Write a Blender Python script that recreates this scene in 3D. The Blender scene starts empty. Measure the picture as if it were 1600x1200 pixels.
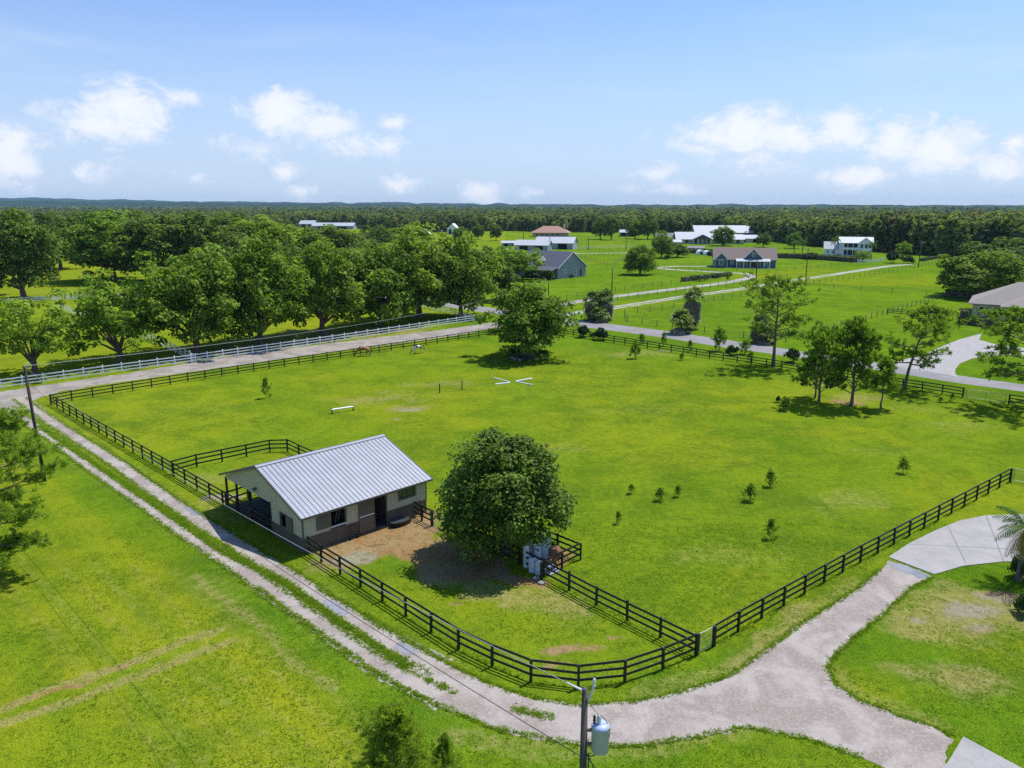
import bpy, bmesh, math, random
import numpy as np
from mathutils import Vector, Matrix, geometry
R = math.radians
sc = bpy.context.scene
C = sc.collection

# ---------------------------------------------------------------- camera, sky, sun, exposure
CAM_H = 24.0; FPX = 1205.0; PITCH = math.atan(278 / FPX)
cam = bpy.data.cameras.new('camera'); camo = bpy.data.objects.new('camera', cam); C.objects.link(camo)
camo.location = (0, 0, CAM_H); camo.rotation_euler = (math.pi / 2 - PITCH, 0, 0)
cam.sensor_width = 36; cam.lens = 36 * FPX / 1600; cam.clip_end = 40000; cam.clip_start = 0.5
sc.camera = camo
SUN_AZ, SUN_EL = 50.0, 61.0
sc.view_settings.view_transform = 'Standard'; sc.view_settings.look = 'None'
sc.view_settings.exposure = 0.42; sc.view_settings.gamma = 1; sc.view_settings.use_curve_mapping = False

def G(x, y, z=0.0):
    """point at height z seen at photo position x, y (1600 x 1200)"""
    a = (x - 800) / FPX; b = (y - 600) / FPX
    dy = math.cos(PITCH) - b * math.sin(PITCH); dz = -math.sin(PITCH) - b * math.cos(PITCH)
    t = (z - CAM_H) / dz
    return Vector((a * t, dy * t, z))
def pix(X, Y, Z):
    dz = Z - CAM_H; zc = Y * math.cos(PITCH) - dz * math.sin(PITCH); yc = -Y * math.sin(PITCH) - dz * math.cos(PITCH)
    return 800 + FPX * X / zc, 600 + FPX * yc / zc, zc
def height_at(X, Y, py):
    lo, hi = 0.0, 80.0
    for _ in range(50):
        m = (lo + hi) / 2
        if pix(X, Y, m)[1] > py: lo = m
        else: hi = m
    return lo

# node helper
class NT:
    def __init__(s, tree): s.t = tree
    def n(s, typ, inp=None, **kw):
        nd = s.t.nodes.new(typ)
        for k, v in kw.items(): setattr(nd, k, v)
        for k, v in (inp or {}).items():
            sock = nd.inputs[k]
            if isinstance(v, bpy.types.NodeSocket): s.t.links.new(v, sock)
            else: sock.default_value = v
        return nd
    def math(s, op, a, b=0.0, c=0.0, clamp=False):
        nd = s.n('ShaderNodeMath', {0: a, 1: b, 2: c}, operation=op); nd.use_clamp = clamp
        return nd.outputs[0]
    def mix(s, fac, a, b, blend='MIX'):
        nd = s.n('ShaderNodeMix', data_type='RGBA', blend_type=blend)
        for sock, v in ((nd.inputs[0], fac), (nd.inputs[6], a), (nd.inputs[7], b)):
            if isinstance(v, bpy.types.NodeSocket): s.t.links.new(v, sock)
            else: sock.default_value = (*v, 1) if isinstance(v, (tuple, list)) and len(v) == 3 else v
        return nd.outputs[2]
    def noise(s, vec, scale, detail=3, rough=0.55, dist=0.0):
        return s.n('ShaderNodeTexNoise', {'Vector': vec, 'Scale': scale, 'Detail': detail, 'Roughness': rough, 'Distortion': dist}).outputs[0]
    def ramp(s, v, lo, hi, a=0.0, b=1.0):
        return s.n('ShaderNodeMapRange', {0: v, 1: lo, 2: hi, 3: a, 4: b}, interpolation_type='SMOOTHSTEP').outputs[0]

w = bpy.data.worlds.new('World'); sc.world = w; w.use_nodes = True
wt = NT(w.node_tree); w.node_tree.nodes.clear()
sky = wt.n('ShaderNodeTexSky', sky_type='NISHITA', sun_disc=False, sun_elevation=R(SUN_EL), sun_rotation=R(SUN_AZ),
           altitude=20, air_density=1.0, dust_density=1.2, ozone_density=1.6)
tc = wt.n('ShaderNodeTexCoord').outputs['Generated']
sep = wt.n('ShaderNodeSeparateXYZ', {0: tc})
azim = wt.math('ARCTAN2', sep.outputs[0], sep.outputs[1])
elev = wt.math('ARCSINE', sep.outputs[2])
ae = wt.n('ShaderNodeCombineXYZ', {0: azim, 1: elev, 2: 0.0}).outputs[0]
nz = wt.n('ShaderNodeTexNoise', {'Vector': wt.n('ShaderNodeVectorMath', {0: ae, 1: (1, 1.5, 1)}, operation='MULTIPLY').outputs[0], 'Scale': 30.0, 'Detail': 10.0, 'Roughness': 0.66, 'Distortion': 0.35}).outputs[0]
wn = wt.n('ShaderNodeTexNoise', {'Vector': ae, 'Scale': 9.0, 'Detail': 4.0}).outputs[1]
wv = wt.n('ShaderNodeVectorMath', {0: wn, 1: (0.5, 0.5, 0.5)}, operation='SUBTRACT').outputs[0]
wv = wt.n('ShaderNodeVectorMath', {0: wv, 'Scale': 0.035}, operation='SCALE').outputs[0]
aew = wt.n('ShaderNodeVectorMath', {0: ae, 1: wv}, operation='ADD').outputs[0]
def sky_dir(x, y):
    a = (x - 800) / FPX; b = (y - 600) / FPX
    d = Vector((a, math.cos(PITCH) - b * math.sin(PITCH), -math.sin(PITCH) - b * math.cos(PITCH))).normalized()
    return math.atan2(d.x, d.y), math.asin(d.z)
CLOUDS = [  # px x, px y, half width px, half height px, strength
    (195, 165, 52, 34, 1.0), (175, 190, 80, 30, .9), (210, 205, 60, 24, .6), (278, 148, 34, 14, .75), (15, 245, 38, 42, 1.0), (60, 225, 30, 12, .5),
    (440, 175, 62, 26, 1.0), (485, 195, 75, 28, .85), (560, 225, 70, 24, .7), (618, 192, 28, 12, .75), (400, 225, 60, 22, .5), (452, 262, 26, 15, .8), (478, 300, 24, 13, .8), (155, 262, 42, 16, .5),
    (300, 280, 30, 12, .5), (628, 286, 32, 15, .85), (755, 298, 32, 18, .9), (822, 302, 24, 10, .6),
    (1165, 200, 70, 28, 1.0), (1120, 215, 90, 24, .85), (1235, 215, 50, 30, .9), (1200, 240, 90, 22, .6), (1320, 205, 50, 28, .85), (1400, 225, 55, 32, .9), (1475, 240, 60, 32, 1.0), (1560, 262, 50, 22, .85), (1590, 225, 22, 20, .8),
    (1335, 276, 48, 18, .9), (1025, 272, 36, 14, .7), (1060, 298, 40, 13, .55), (990, 290, 26, 12, .5)]
acc = None
for (x, y, hw, hh, st) in CLOUDS:
    a0, e0 = sky_dir(x, y)
    a = wt.n('ShaderNodeVectorMath', {0: aew, 1: (a0, e0, 0)}, operation='SUBTRACT').outputs[0]
    a = wt.n('ShaderNodeVectorMath', {0: a, 1: (FPX / (hw * 1.5), FPX / (hh * 1.5), 0)}, operation='MULTIPLY').outputs[0]
    a = wt.n('ShaderNodeVectorMath', {0: a}, operation='LENGTH').outputs[1]
    a = wt.math('MULTIPLY', wt.math('SUBTRACT', 1.0, a, clamp=True), st)
    acc = a if acc is None else wt.math('MAXIMUM', acc, a)
wisp = wt.n('ShaderNodeTexNoise', {'Vector': wt.n('ShaderNodeVectorMath', {0: ae, 1: (1, 7, 1)}, operation='MULTIPLY').outputs[0], 'Scale': 3.0, 'Detail': 6.0, 'Roughness': 0.55, 'Distortion': 0.4}).outputs[0]
cd = wt.math('ADD', acc, wt.math('MULTIPLY', wt.math('SUBTRACT', nz, 0.5), 1.7))
cov = wt.ramp(wt.math('MULTIPLY', cd, wt.ramp(acc, 0.0, 0.18)), 0.10, 0.66, 0.0, 0.80)
wis = wt.ramp(wisp, 0.5, 0.85, 0.0, 0.35)
hz = wt.ramp(elev, 0.0, 0.36, 1.0, 0.0)           # pale band near the horizon
lift = wt.math('MAXIMUM', cov, wis)
skyc = wt.mix(1.0, sky.outputs[0], (0.62, 1.00, 1.50), 'MULTIPLY')
c1 = wt.mix(wt.math('MULTIPLY', hz, 0.72), skyc, (6.2, 7.25, 9.1))
shade = wt.ramp(cd, 0.25, 1.0, 0.0, 1.0)
cc = wt.mix(shade, (7.2, 7.8, 9.2), (9.2, 9.2, 9.2))
c2 = wt.mix(lift, c1, cc)
bg = wt.n('ShaderNodeBackground', {'Color': c2, 'Strength': 0.085})
wt.n('ShaderNodeOutputWorld', {0: bg.outputs[0]})
sun = bpy.data.lights.new('sun', 'SUN'); sun.energy = 4.0; sun.angle = R(0.55); sun.color = (1.0, 0.955, 0.88)
suno = bpy.data.objects.new('sun', sun); C.objects.link(suno)
sdir = Vector((math.sin(R(SUN_AZ)) * math.cos(R(SUN_EL)), math.cos(R(SUN_AZ)) * math.cos(R(SUN_EL)), math.sin(R(SUN_EL))))
suno.rotation_euler = sdir.to_track_quat('Z', 'Y').to_euler(); suno.location = (0, 0, 80)

# ---------------------------------------------------------------- helpers
def tag(o, label=None, cat=None, group=None, kind=None):
    if label: o['label'] = label
    if cat: o['category'] = cat
    if group: o['group'] = group
    if kind: o['kind'] = kind
    return o
def thing(name, label, cat, loc=(0, 0, 0), rz=0.0, group=None, scale=None):
    o = bpy.data.objects.new(name, None); C.objects.link(o); o.empty_display_size = 0.3
    o.location = loc; o.rotation_euler = (0, 0, rz)
    if scale: o.scale = scale
    return tag(o, label, cat, group)
def put(name, mesh, parent=None, loc=(0, 0, 0), rot=(0, 0, 0), scale=(1, 1, 1)):
    o = bpy.data.objects.new(name, mesh); C.objects.link(o); o.location = loc; o.rotation_euler = rot; o.scale = scale
    if parent: o.parent = parent
    return o
class MB:
    def __init__(s): s.v = []; s.f = []
    def add(s, vs, fs):
        b = len(s.v); s.v += [tuple(v) for v in vs]; s.f += [tuple(i + b for i in f) for f in fs]
    def box(s, c, d, rz=0.0, taper=1.0):
        cx, cy, cz = c; hx, hy, hz_ = d[0] / 2, d[1] / 2, d[2] / 2; ca, sa = math.cos(rz), math.sin(rz)
        vs = []
        for z in (-1, 1):
            k = taper if z > 0 else 1
            for x, y in ((-1, -1), (1, -1), (1, 1), (-1, 1)):
                X, Y = x * hx * k, y * hy * k
                vs.append((cx + X * ca - Y * sa, cy + X * sa + Y * ca, cz + z * hz_))
        s.add(vs, [(3, 2, 1, 0), (4, 5, 6, 7), (0, 1, 5, 4), (1, 2, 6, 5), (2, 3, 7, 6), (3, 0, 4, 7)]); return s
    def bx(s, x0, x1, y0, y1, z0, z1): return s.box(((x0 + x1) / 2, (y0 + y1) / 2, (z0 + z1) / 2), (x1 - x0, y1 - y0, z1 - z0))
    def beam(s, p, q, wd, ht, up=(0, 0, 1)):
        p = Vector(p); q = Vector(q); d = (q - p).normalized(); u = Vector(up)
        sx = d.cross(u)
        if sx.length < 1e-4: sx = d.cross(Vector((1, 0, 0)))
        sx.normalize(); uz = sx.cross(d).normalized(); vs = []
        for e in (p, q):
            for a, b in ((-1, -1), (1, -1), (1, 1), (-1, 1)): vs.append(e + sx * a * wd / 2 + uz * b * ht / 2)
        s.add(vs, [(0, 1, 2, 3), (7, 6, 5, 4), (4, 5, 1, 0), (5, 6, 2, 1), (6, 7, 3, 2), (7, 4, 0, 3)]); return s
    def tube(s, path, rad, n=8, cap=True):
        path = [Vector(p) for p in path]; rad = rad if isinstance(rad, (list, tuple)) else [rad] * len(path)
        vs = []; fs = []; prev = None
        for i, p in enumerate(path):
            d = (path[min(i + 1, len(path) - 1)] - path[max(i - 1, 0)])
            if d.length < 1e-6: d = Vector((0, 0, 1))
            d.normalize()
            a = prev if prev is not None else Vector((1, 0, 0))
            if abs(a.dot(d)) > 0.95: a = Vector((0, 1, 0))
            a = (a - d * a.dot(d)).normalized(); prev = a; b = d.cross(a)
            for k in range(n):
                t = 2 * math.pi * k / n; vs.append(p + (a * math.cos(t) + b * math.sin(t)) * rad[i])
        for i in range(len(path) - 1):
            for k in range(n):
                k2 = (k + 1) % n; fs.append((i * n + k, i * n + k2, (i + 1) * n + k2, (i + 1) * n + k))
        if cap: fs.append(tuple(range(n))[::-1]); fs.append(tuple((len(path) - 1) * n + k for k in range(n)))
        s.add(vs, fs); return s
    def lathe(s, c, prof, n=16):
        cx, cy, cz = c
        vs = []; fs = []
        for r, z in prof:
            for k in range(n):
                t = 2 * math.pi * k / n; vs.append((cx + r * math.cos(t), cy + r * math.sin(t), cz + z))
        for i in range(len(prof) - 1):
            for k in range(n):
                k2 = (k + 1) % n; fs.append((i * n + k, i * n + k2, (i + 1) * n + k2, (i + 1) * n + k))
        fs.append(tuple(range(n))[::-1]); fs.append(tuple((len(prof) - 1) * n + k for k in range(n)))
        s.add(vs, fs); return s
    def blob(s, c, r, seed=0, n=7, m=10, rough=0.18):
        rr = random.Random(seed); vs = []; fs = []
        ph = [(rr.uniform(0, 6), rr.uniform(0, 6), rr.uniform(1, 3)) for _ in range(4)]
        for i in range(n + 1):
            th = math.pi * i / n
            for k in range(m):
                t = 2 * math.pi * k / m
                q = 1 + rough * sum(math.sin(a + f * t) * math.sin(b + f * th * 1.3) for a, b, f in ph) / 2
                vs.append((c[0] + r[0] * q * math.sin(th) * math.cos(t), c[1] + r[1] * q * math.sin(th) * math.sin(t), c[2] + r[2] * q * math.cos(th)))
        for i in range(n):
            for k in range(m):
                k2 = (k + 1) % m; fs.append((i * m + k, (i + 1) * m + k, (i + 1) * m + k2, i * m + k2))
        s.add(vs, fs); return s
    def mesh(s, name, mat, smooth=False):
        me = bpy.data.meshes.new(name); me.from_pydata([tuple(v) for v in s.v], [], s.f)
        if smooth: me.polygons.foreach_set('use_smooth', [True] * len(me.polygons))
        me.materials.append(mat); me.validate(); me.update(); return me
    def put(s, name, mat, parent=None, smooth=False, loc=(0, 0, 0), rot=(0, 0, 0)):
        return put(name, s.mesh(name, mat, smooth), parent, loc, rot)
def quads_mesh(name, V, mat, attrs=None, k=4):
    """V: (n, k, 3) array of separate faces"""
    n = V.shape[0]; me = bpy.data.meshes.new(name)
    me.vertices.add(n * k); me.vertices.foreach_set('co', V.reshape(-1).astype(np.float32))
    me.loops.add(n * k); me.loops.foreach_set('vertex_index', np.arange(n * k, dtype=np.int32))
    me.polygons.add(n); me.polygons.foreach_set('loop_start', np.arange(0, n * k, k, dtype=np.int32))
    for an, av in (attrs or {}).items():
        a = me.attributes.new(an, 'FLOAT', 'FACE'); a.data.foreach_set('value', av.astype(np.float32))
    me.materials.append(mat); me.update(calc_edges=True); return me

# ---------------------------------------------------------------- materials
def new_mat(name):
    m = bpy.data.materials.new(name); m.use_nodes = True; m.node_tree.nodes.clear(); return m, NT(m.node_tree)
def paint(name, col, rough=0.6, var=0.12, scale=3.0, metal=0.0, bump=0.0, spec=0.4, streak=False):
    m, t = new_mat(name)
    co = t.n('ShaderNodeTexCoord').outputs['Object']
    if streak: co = t.n('ShaderNodeVectorMath', {0: co, 1: (1, 1, 0.12)}, operation='MULTIPLY').outputs[0]
    nn = t.noise(co, scale, 5, 0.6); n2 = t.noise(co, scale * 7.3, 3, 0.6)
    f = t.math('ADD', t.math('MULTIPLY', nn, 0.65), t.math('MULTIPLY', n2, 0.35))
    f = t.ramp(f, 0.3, 0.7)
    a = tuple(c * (1 - var) for c in col); b = tuple(min(1, c * (1 + var)) for c in col)
    p = t.n('ShaderNodeBsdfPrincipled', {'Base Color': t.mix(f, a, b), 'Roughness': rough, 'Metallic': metal, 'Specular IOR Level': spec})
    if bump:
        bp = t.n('ShaderNodeBump', {'Height': n2, 'Strength': bump, 'Distance': 0.02}); t.t.links.new(bp.outputs[0], p.inputs['Normal'])
    t.n('ShaderNodeOutputMaterial', {0: p.outputs[0]}); return m
def leaf_mat(name, dark, light, trans=0.35, rough=0.55, nscale=0.5, tcol=None, rust=None):
    m, t = new_mat(name)
    co = t.n('ShaderNodeTexCoord').outputs['Object']; oi = t.n('ShaderNodeObjectInfo').outputs['Random']
    v = t.n('ShaderNodeAttribute', attribute_name='v').outputs['Fac']
    nn = t.noise(co, nscale, 3)
    f = t.math('ADD', t.math('MULTIPLY', v, 0.65), t.math('MULTIPLY', t.ramp(nn, 0.3, 0.7), 0.35), clamp=True)
    f = t.math('POWER', f, 1.5)
    col = t.mix(f, dark, light)
    col = t.mix(1.0, col, t.mix(oi, (0.86, 0.92, 0.86), (1.12, 1.06, 1.0)), 'MULTIPLY')
    if rust:
        rv = t.n('ShaderNodeAttribute', attribute_name='rust').outputs['Fac']; col = t.mix(rv, col, rust)
    p = t.n('ShaderNodeBsdfPrincipled', {'Base Color': col, 'Roughness': rough, 'Specular IOR Level': 0.12})
    tcn = t.mix(1.0, col, tcol or (1.5, 1.7, 0.5), 'MULTIPLY')
    tr = t.n('ShaderNodeBsdfTranslucent', {'Color': tcn})
    mx = t.n('ShaderNodeMixShader', {0: trans, 1: p.outputs[0], 2: tr.outputs[0]})
    t.n('ShaderNodeOutputMaterial', {0: mx.outputs[0]}); return m
M = {}
M['oak'] = leaf_mat('oak_leaves', (0.058, 0.098, 0.016), (0.36, 0.50, 0.055), trans=.34, rough=.7)
M['oakdark'] = leaf_mat('dark_oak_leaves', (0.040, 0.070, 0.018), (0.26, 0.36, 0.06), trans=.30, rough=.7)
M['oakbright'] = leaf_mat('bright_oak_leaves', (0.09, 0.15, 0.018), (0.44, 0.58, 0.07), trans=.38, rough=.7)
M['roundleaf'] = leaf_mat('camphor_leaves', (0.028, 0.058, 0.010), (0.29, 0.41, 0.055), trans=.26, rough=.6)
M['pine'] = leaf_mat('pine_needles', (0.090, 0.145, 0.026), (0.34, 0.44, 0.08), trans=.42, rough=.7)
M['youngpine'] = leaf_mat('young_pine_needles', (0.050, 0.105, 0.018), (0.30, 0.43, 0.06), trans=.42, rough=.7)
M['pinebright'] = leaf_mat('bright_pine_needles', (0.12, 0.18, 0.022), (0.42, 0.53, 0.08), trans=.45, rough=.7)
M['forest'] = leaf_mat('forest_leaves', (0.045, 0.078, 0.034), (0.31, 0.37, 0.12), trans=.34, rough=.8, nscale=0.02, rust=(0.20, 0.13, 0.060))
M['palm'] = leaf_mat('palm_leaves', (0.11, 0.15, 0.045), (0.36, 0.44, 0.16), trans=.35, rough=.5)
M['palmbright'] = leaf_mat('feather_palm_leaves', (0.06, 0.12, 0.02), (0.17, 0.26, 0.06), trans=.3, rough=.35)
M['deadpalm'] = leaf_mat('dead_palm_leaves', (0.22, 0.18, 0.12), (0.55, 0.46, 0.33), trans=.35, tcol=(1, .9, .7))
M['yellowpalm'] = leaf_mat('yellow_palm_leaves', (0.25, 0.20, 0.03), (0.5, 0.38, 0.06), trans=.25, tcol=(1, .9, .5))
M['hedge'] = leaf_mat('hedge_leaves', (0.016, 0.045, 0.010), (0.045, 0.095, 0.018), trans=.2)
M['shrub'] = leaf_mat('shrub_leaves', (0.04, 0.075, 0.018), (0.12, 0.18, 0.04), trans=.3)
M['tuft'] = leaf_mat('grass_blades', (0.12, 0.22, 0.008), (0.27, 0.36, 0.016), trans=.5, rough=.9, nscale=.8)
M['bark'] = paint('bark', (0.13, 0.10, 0.075), .9, .35, 4, bump=.6)
M['pinebark'] = paint('pine_bark', (0.17, 0.125, 0.095), .9, .35, 6, bump=.6)
M['black'] = paint('black_fence_paint', (0.018, 0.0155, 0.015), .55, .3, 2.5)
M['whitefence'] = paint('white_fence_vinyl', (0.88, 0.87, 0.88), .4, .06, 1.5)
M['greywood'] = paint('weathered_wood', (0.17, 0.14, 0.115), .9, .3, 3)
M['polewood'] = paint('pole_wood', (0.095, 0.08, 0.068), .9, .3, 3, streak=True)
M['darkpole'] = paint('dark_pole_wood', (0.055, 0.04, 0.032), .9, .3, 3, streak=True)
M['steel'] = paint('galvanised_steel', (0.22, 0.23, 0.23), .42, .12, 3, metal=.6)
M['greysteel'] = paint('grey_enamel', (0.40, 0.48, 0.66), .35, .06, 3)
M['cream'] = paint('cream_metal_siding', (0.50, 0.465, 0.34), .5, .07, 2, streak=True)
M['brown'] = paint('dark_bronze_paint', (0.105, 0.088, 0.072), .55, .15, 2, streak=True)
M['brown2'] = paint('bronze_trim', (0.13, 0.11, 0.088), .5, .1, 2)
M['dark'] = paint('dark_interior', (0.012, 0.011, 0.011), .9, .3, 2)
M['matfloor'] = paint('rubber_and_dust_floor', (0.085, 0.078, 0.075), .9, .35, 1.3, bump=.3)
M['metalroof'] = paint('galvalume_roof', (0.30, 0.31, 0.35), .5, .08, .8, metal=.2, streak=False)
M['shadowed_rib'] = paint('roof_rib_shadow_tone', (0.17, 0.18, 0.20), .6, .08, .8)  # darker than the roof sheet: shadow lines along the ribs put into the colour
M['white'] = paint('white_paint', (0.86, 0.83, 0.84), .45, .05, 2)
M['whiteroof'] = paint('white_metal_roof', (0.44, 0.45, 0.48), .6, .05, .5)
M['whitetank'] = paint('white_tank', (0.66, 0.69, 0.72), .4, .12, 4, streak=True)
M['bluetank'] = paint('blue_grey_tank', (0.43, 0.53, 0.65), .38, .1, 3, streak=True)
M['rust'] = paint('rusty_tank', (0.30, 0.13, 0.07), .75, .35, 6)
M['concrete'] = paint('concrete', (0.335, 0.315, 0.30), .9, .13, .7, bump=.15, spec=.2)
M['joint'] = paint('concrete_joint', (0.20, 0.19, 0.18), .9, .1, 3)
M['teal'] = paint('sage_siding', (0.265, 0.280, 0.290), .6, .05, 2)
M['slate'] = paint('dark_slate_roof', (0.105, 0.105, 0.125), .55, .12, 1.2)
M['navy'] = paint('navy_siding', (0.075, 0.13, 0.17), .6, .06, 2)
M['shingle'] = paint('brown_shingle', (0.22, 0.165, 0.14), .85, .14, 3)
M['taupeshingle'] = paint('taupe_shingle', (0.27, 0.235, 0.21), .85, .14, 3)
M['redshingle'] = paint('terracotta_roof', (0.36, 0.20, 0.145), .8, .12, 2)
M['stucco'] = paint('cream_stucco', (0.55, 0.47, 0.38), .8, .06, 2)
M['greywall'] = paint('grey_blue_metal_wall', (0.33, 0.37, 0.40), .6, .06, 2)
M['lightroof'] = paint('pale_grey_roof', (0.42, 0.45, 0.47), .5, .08, 1)
M['glass'] = paint('window_glass', (0.03, 0.04, 0.05), .12, .1, 1, spec=.8)
M['shutter'] = paint('dark_shutter', (0.03, 0.035, 0.04), .6, .1, 2)
M['door'] = paint('wood_door', (0.12, 0.05, 0.03), .5, .15, 3)
M['chestnut'] = paint('chestnut_coat', (0.36, 0.13, 0.035), .5, .12, 1.5)
M['mane'] = paint('dark_mane', (0.03, 0.018, 0.012), .7, .1, 2)
M['cactus'] = paint('cactus_skin', (0.09, 0.14, 0.05), .6, .2, 4)
M['rock'] = paint('stone', (0.33, 0.30, 0.27), .9, .2, 3)
M['cable'] = paint('cable', (0.35, 0.35, 0.36), .5, .1, 1)
M['darkcable'] = paint('dark_cable', (0.03, 0.03, 0.03), .5, .1, 1)
def pinto():
    m, t = new_mat('pinto_coat'); co = t.n('ShaderNodeTexCoord').outputs['Object']
    f = t.ramp(t.noise(co, 1.9, 1, .4), 0.46, 0.50)
    p = t.n('ShaderNodeBsdfPrincipled', {'Base Color': t.mix(f, (0.75, 0.72, 0.68), (0.20, 0.075, 0.035)), 'Roughness': .5}); t.n('ShaderNodeOutputMaterial', {0: p.outputs[0]}); return m
M['pinto'] = pinto()
def gravel(name, a, b, c, scale=1.0, bumpd=0.03):
    m, t = new_mat(name); g = t.n('ShaderNodeNewGeometry').outputs['Position']
    n1 = t.noise(g, 0.35 * scale, 5, .6, .6); n2 = t.noise(g, 6 * scale, 4, .7); n3 = t.noise(g, 22 * scale, 2, .6)
    n4 = t.noise(g, 1.6 * scale, 4, .65, .8)
    col = t.mix(t.ramp(n1, .40, .58), a, b); col = t.mix(t.math('MULTIPLY', t.ramp(n4, .42, .66), .35), col, tuple(x * .88 for x in a)); col = t.mix(t.math('MULTIPLY', t.ramp(n2, .48, .66), .55), col, c)
    col = t.mix(t.math('MULTIPLY', t.ramp(n3, .56, .68), .45), col, tuple(x * .5 for x in a))
    p = t.n('ShaderNodeBsdfPrincipled', {'Base Color': col, 'Roughness': .95, 'Specular IOR Level': .2})
    bp = t.n('ShaderNodeBump', {'Height': t.math('ADD', n2, n3), 'Strength': .6, 'Distance': bumpd}); t.t.links.new(bp.outputs[0], p.inputs['Normal'])
    t.n('ShaderNodeOutputMaterial', {0: p.outputs[0]}); return m
M['gravel'] = gravel('crushed_shell_gravel', (0.275, 0.228, 0.195), (0.385, 0.337, 0.30), (0.45, 0.405, 0.37))
M['bluegravel'] = gravel('blue_grey_stone', (0.20, 0.205, 0.225), (0.27, 0.275, 0.30), (0.38, 0.39, 0.41), 1.5)
M['sandlane'] = gravel('sandy_lane', (0.23, 0.20, 0.17), (0.34, 0.30, 0.26), (0.40, 0.36, 0.32))
M['asphalt'] = gravel('old_grey_asphalt', (0.225, 0.21, 0.21), (0.27, 0.255, 0.255), (0.30, 0.285, 0.28), .6, .01)
M['farlane'] = gravel('pale_far_lane', (0.30, 0.28, 0.24), (0.38, 0.35, 0.31), (0.42, 0.39, 0.36), .4, .01)

# ground material driven by painted wear attributes
def ground_mat():
    m, t = new_mat('pasture'); g = t.n('ShaderNodeNewGeometry').outputs['Position']
    A = lambda nm: t.n('ShaderNodeAttribute', attribute_name=nm).outputs['Fac']
    big = t.noise(g, 0.035, 4, .55, .5); mid = t.noise(g, 0.22, 5, .62, .4); fin = t.noise(g, 1.7, 5, .65); vf = t.noise(g, 9.0, 3, .7)
    f = t.math('ADD', t.math('MULTIPLY', big, .30), t.math('ADD', t.math('MULTIPLY', mid, .35), t.math('MULTIPLY', fin, .35)))
    base = t.mix(t.ramp(f, .36, .60), (0.066, 0.140, 0.005), (0.238, 0.288, 0.009))
    lush = t.mix(t.ramp(f, .35, .65), (0.046, 0.135, 0.004), (0.150, 0.265, 0.006))
    base = t.mix(A('lush'), base, lush)
    wide = t.noise(g, .012, 5, .62, 1.2); base = t.mix(t.math('MULTIPLY', t.ramp(wide, .50, .66), .5), base, (0.275, 0.290, 0.008)); base = t.mix(t.math('MULTIPLY', t.ramp(t.noise(g, .13, 5, .68, .8), .50, .62), .45), base, (0.050, 0.120, 0.006))
    base = t.mix(t.math('MULTIPLY', A('gold'), t.ramp(f, .30, .60, .22, .75)), base, (0.315, 0.322, 0.010))
    dryc = t.mix(t.ramp(fin, .3, .7), (0.25, 0.215, 0.055), (0.40, 0.315, 0.14))
    brk = t.math('ADD', t.math('MULTIPLY', fin, .3), t.math('ADD', t.math('MULTIPLY', vf, .4), t.math('MULTIPLY', t.noise(g, 4.0, 4, .7), .3)))
    d = A('dry'); dm = t.ramp(t.math('ADD', t.math('MULTIPLY', d, 1.0), t.math('MULTIPLY', t.math('SUBTRACT', brk, .5), 3.0)), .28, .95)
    dm = t.math('MULTIPLY', dm, t.ramp(d, 0.0, .15))
    col = t.mix(t.math('MULTIPLY', dm, .72), base, dryc)
    dirtc = t.mix(t.ramp(mid, .4, .6), (0.33, 0.155, 0.075), (0.38, 0.225, 0.13))
    dirtc = t.mix(t.ramp(A('pale'), 0, 1), dirtc, (0.34, 0.29, 0.23))
    di = A('dirt'); dim = t.ramp(t.math('ADD', di, t.math('MULTIPLY', t.math('SUBTRACT', brk, .5), 2.6)), .36, .80)
    dim = t.math('MULTIPLY', dim, t.ramp(di, 0.0, .15))
    col = t.mix(dim, col, dirtc); rut = t.ramp(t.noise(g, .8, 5, .7, 1.5), .52, .60); col = t.mix(t.math('MULTIPLY', t.math('MULTIPLY', rut, di), .45), col, (0.15, 0.085, 0.05))
    # small darker clumps and light specks of blades
    col = t.mix(t.math('MULTIPLY', t.ramp(vf, .49, .58), .50), col, (0.050, 0.100, 0.004))
    col = t.mix(t.math('MULTIPLY', t.ramp(t.noise(g, 4.6, 4, .65), .52, .66), .30), col, (0.060, 0.120, 0.008))
    col = t.mix(t.math('MULTIPLY', t.ramp(t.noise(g, 14.0, 2, .6), .53, .62), .45), col, (0.36, 0.40, 0.06))
    weed = t.ramp(t.noise(g, .55, 4, .6, .8), .60, .72)
    col = t.mix(t.math('MULTIPLY', weed, .38), col, (0.045, 0.12, 0.010))
    p = t.n('ShaderNodeBsdfPrincipled', {'Base Color': col, 'Roughness': 1.0, 'Specular IOR Level': 0.0})
    bp = t.n('ShaderNodeBump', {'Height': t.math('ADD', t.math('MULTIPLY', fin, 1.6), vf), 'Strength': .9, 'Distance': .12}); t.t.links.new(bp.outputs[0], p.inputs['Normal'])
    t.n('ShaderNodeOutputMaterial', {0: p.outputs[0]}); return m
M['ground'] = ground_mat()

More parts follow.
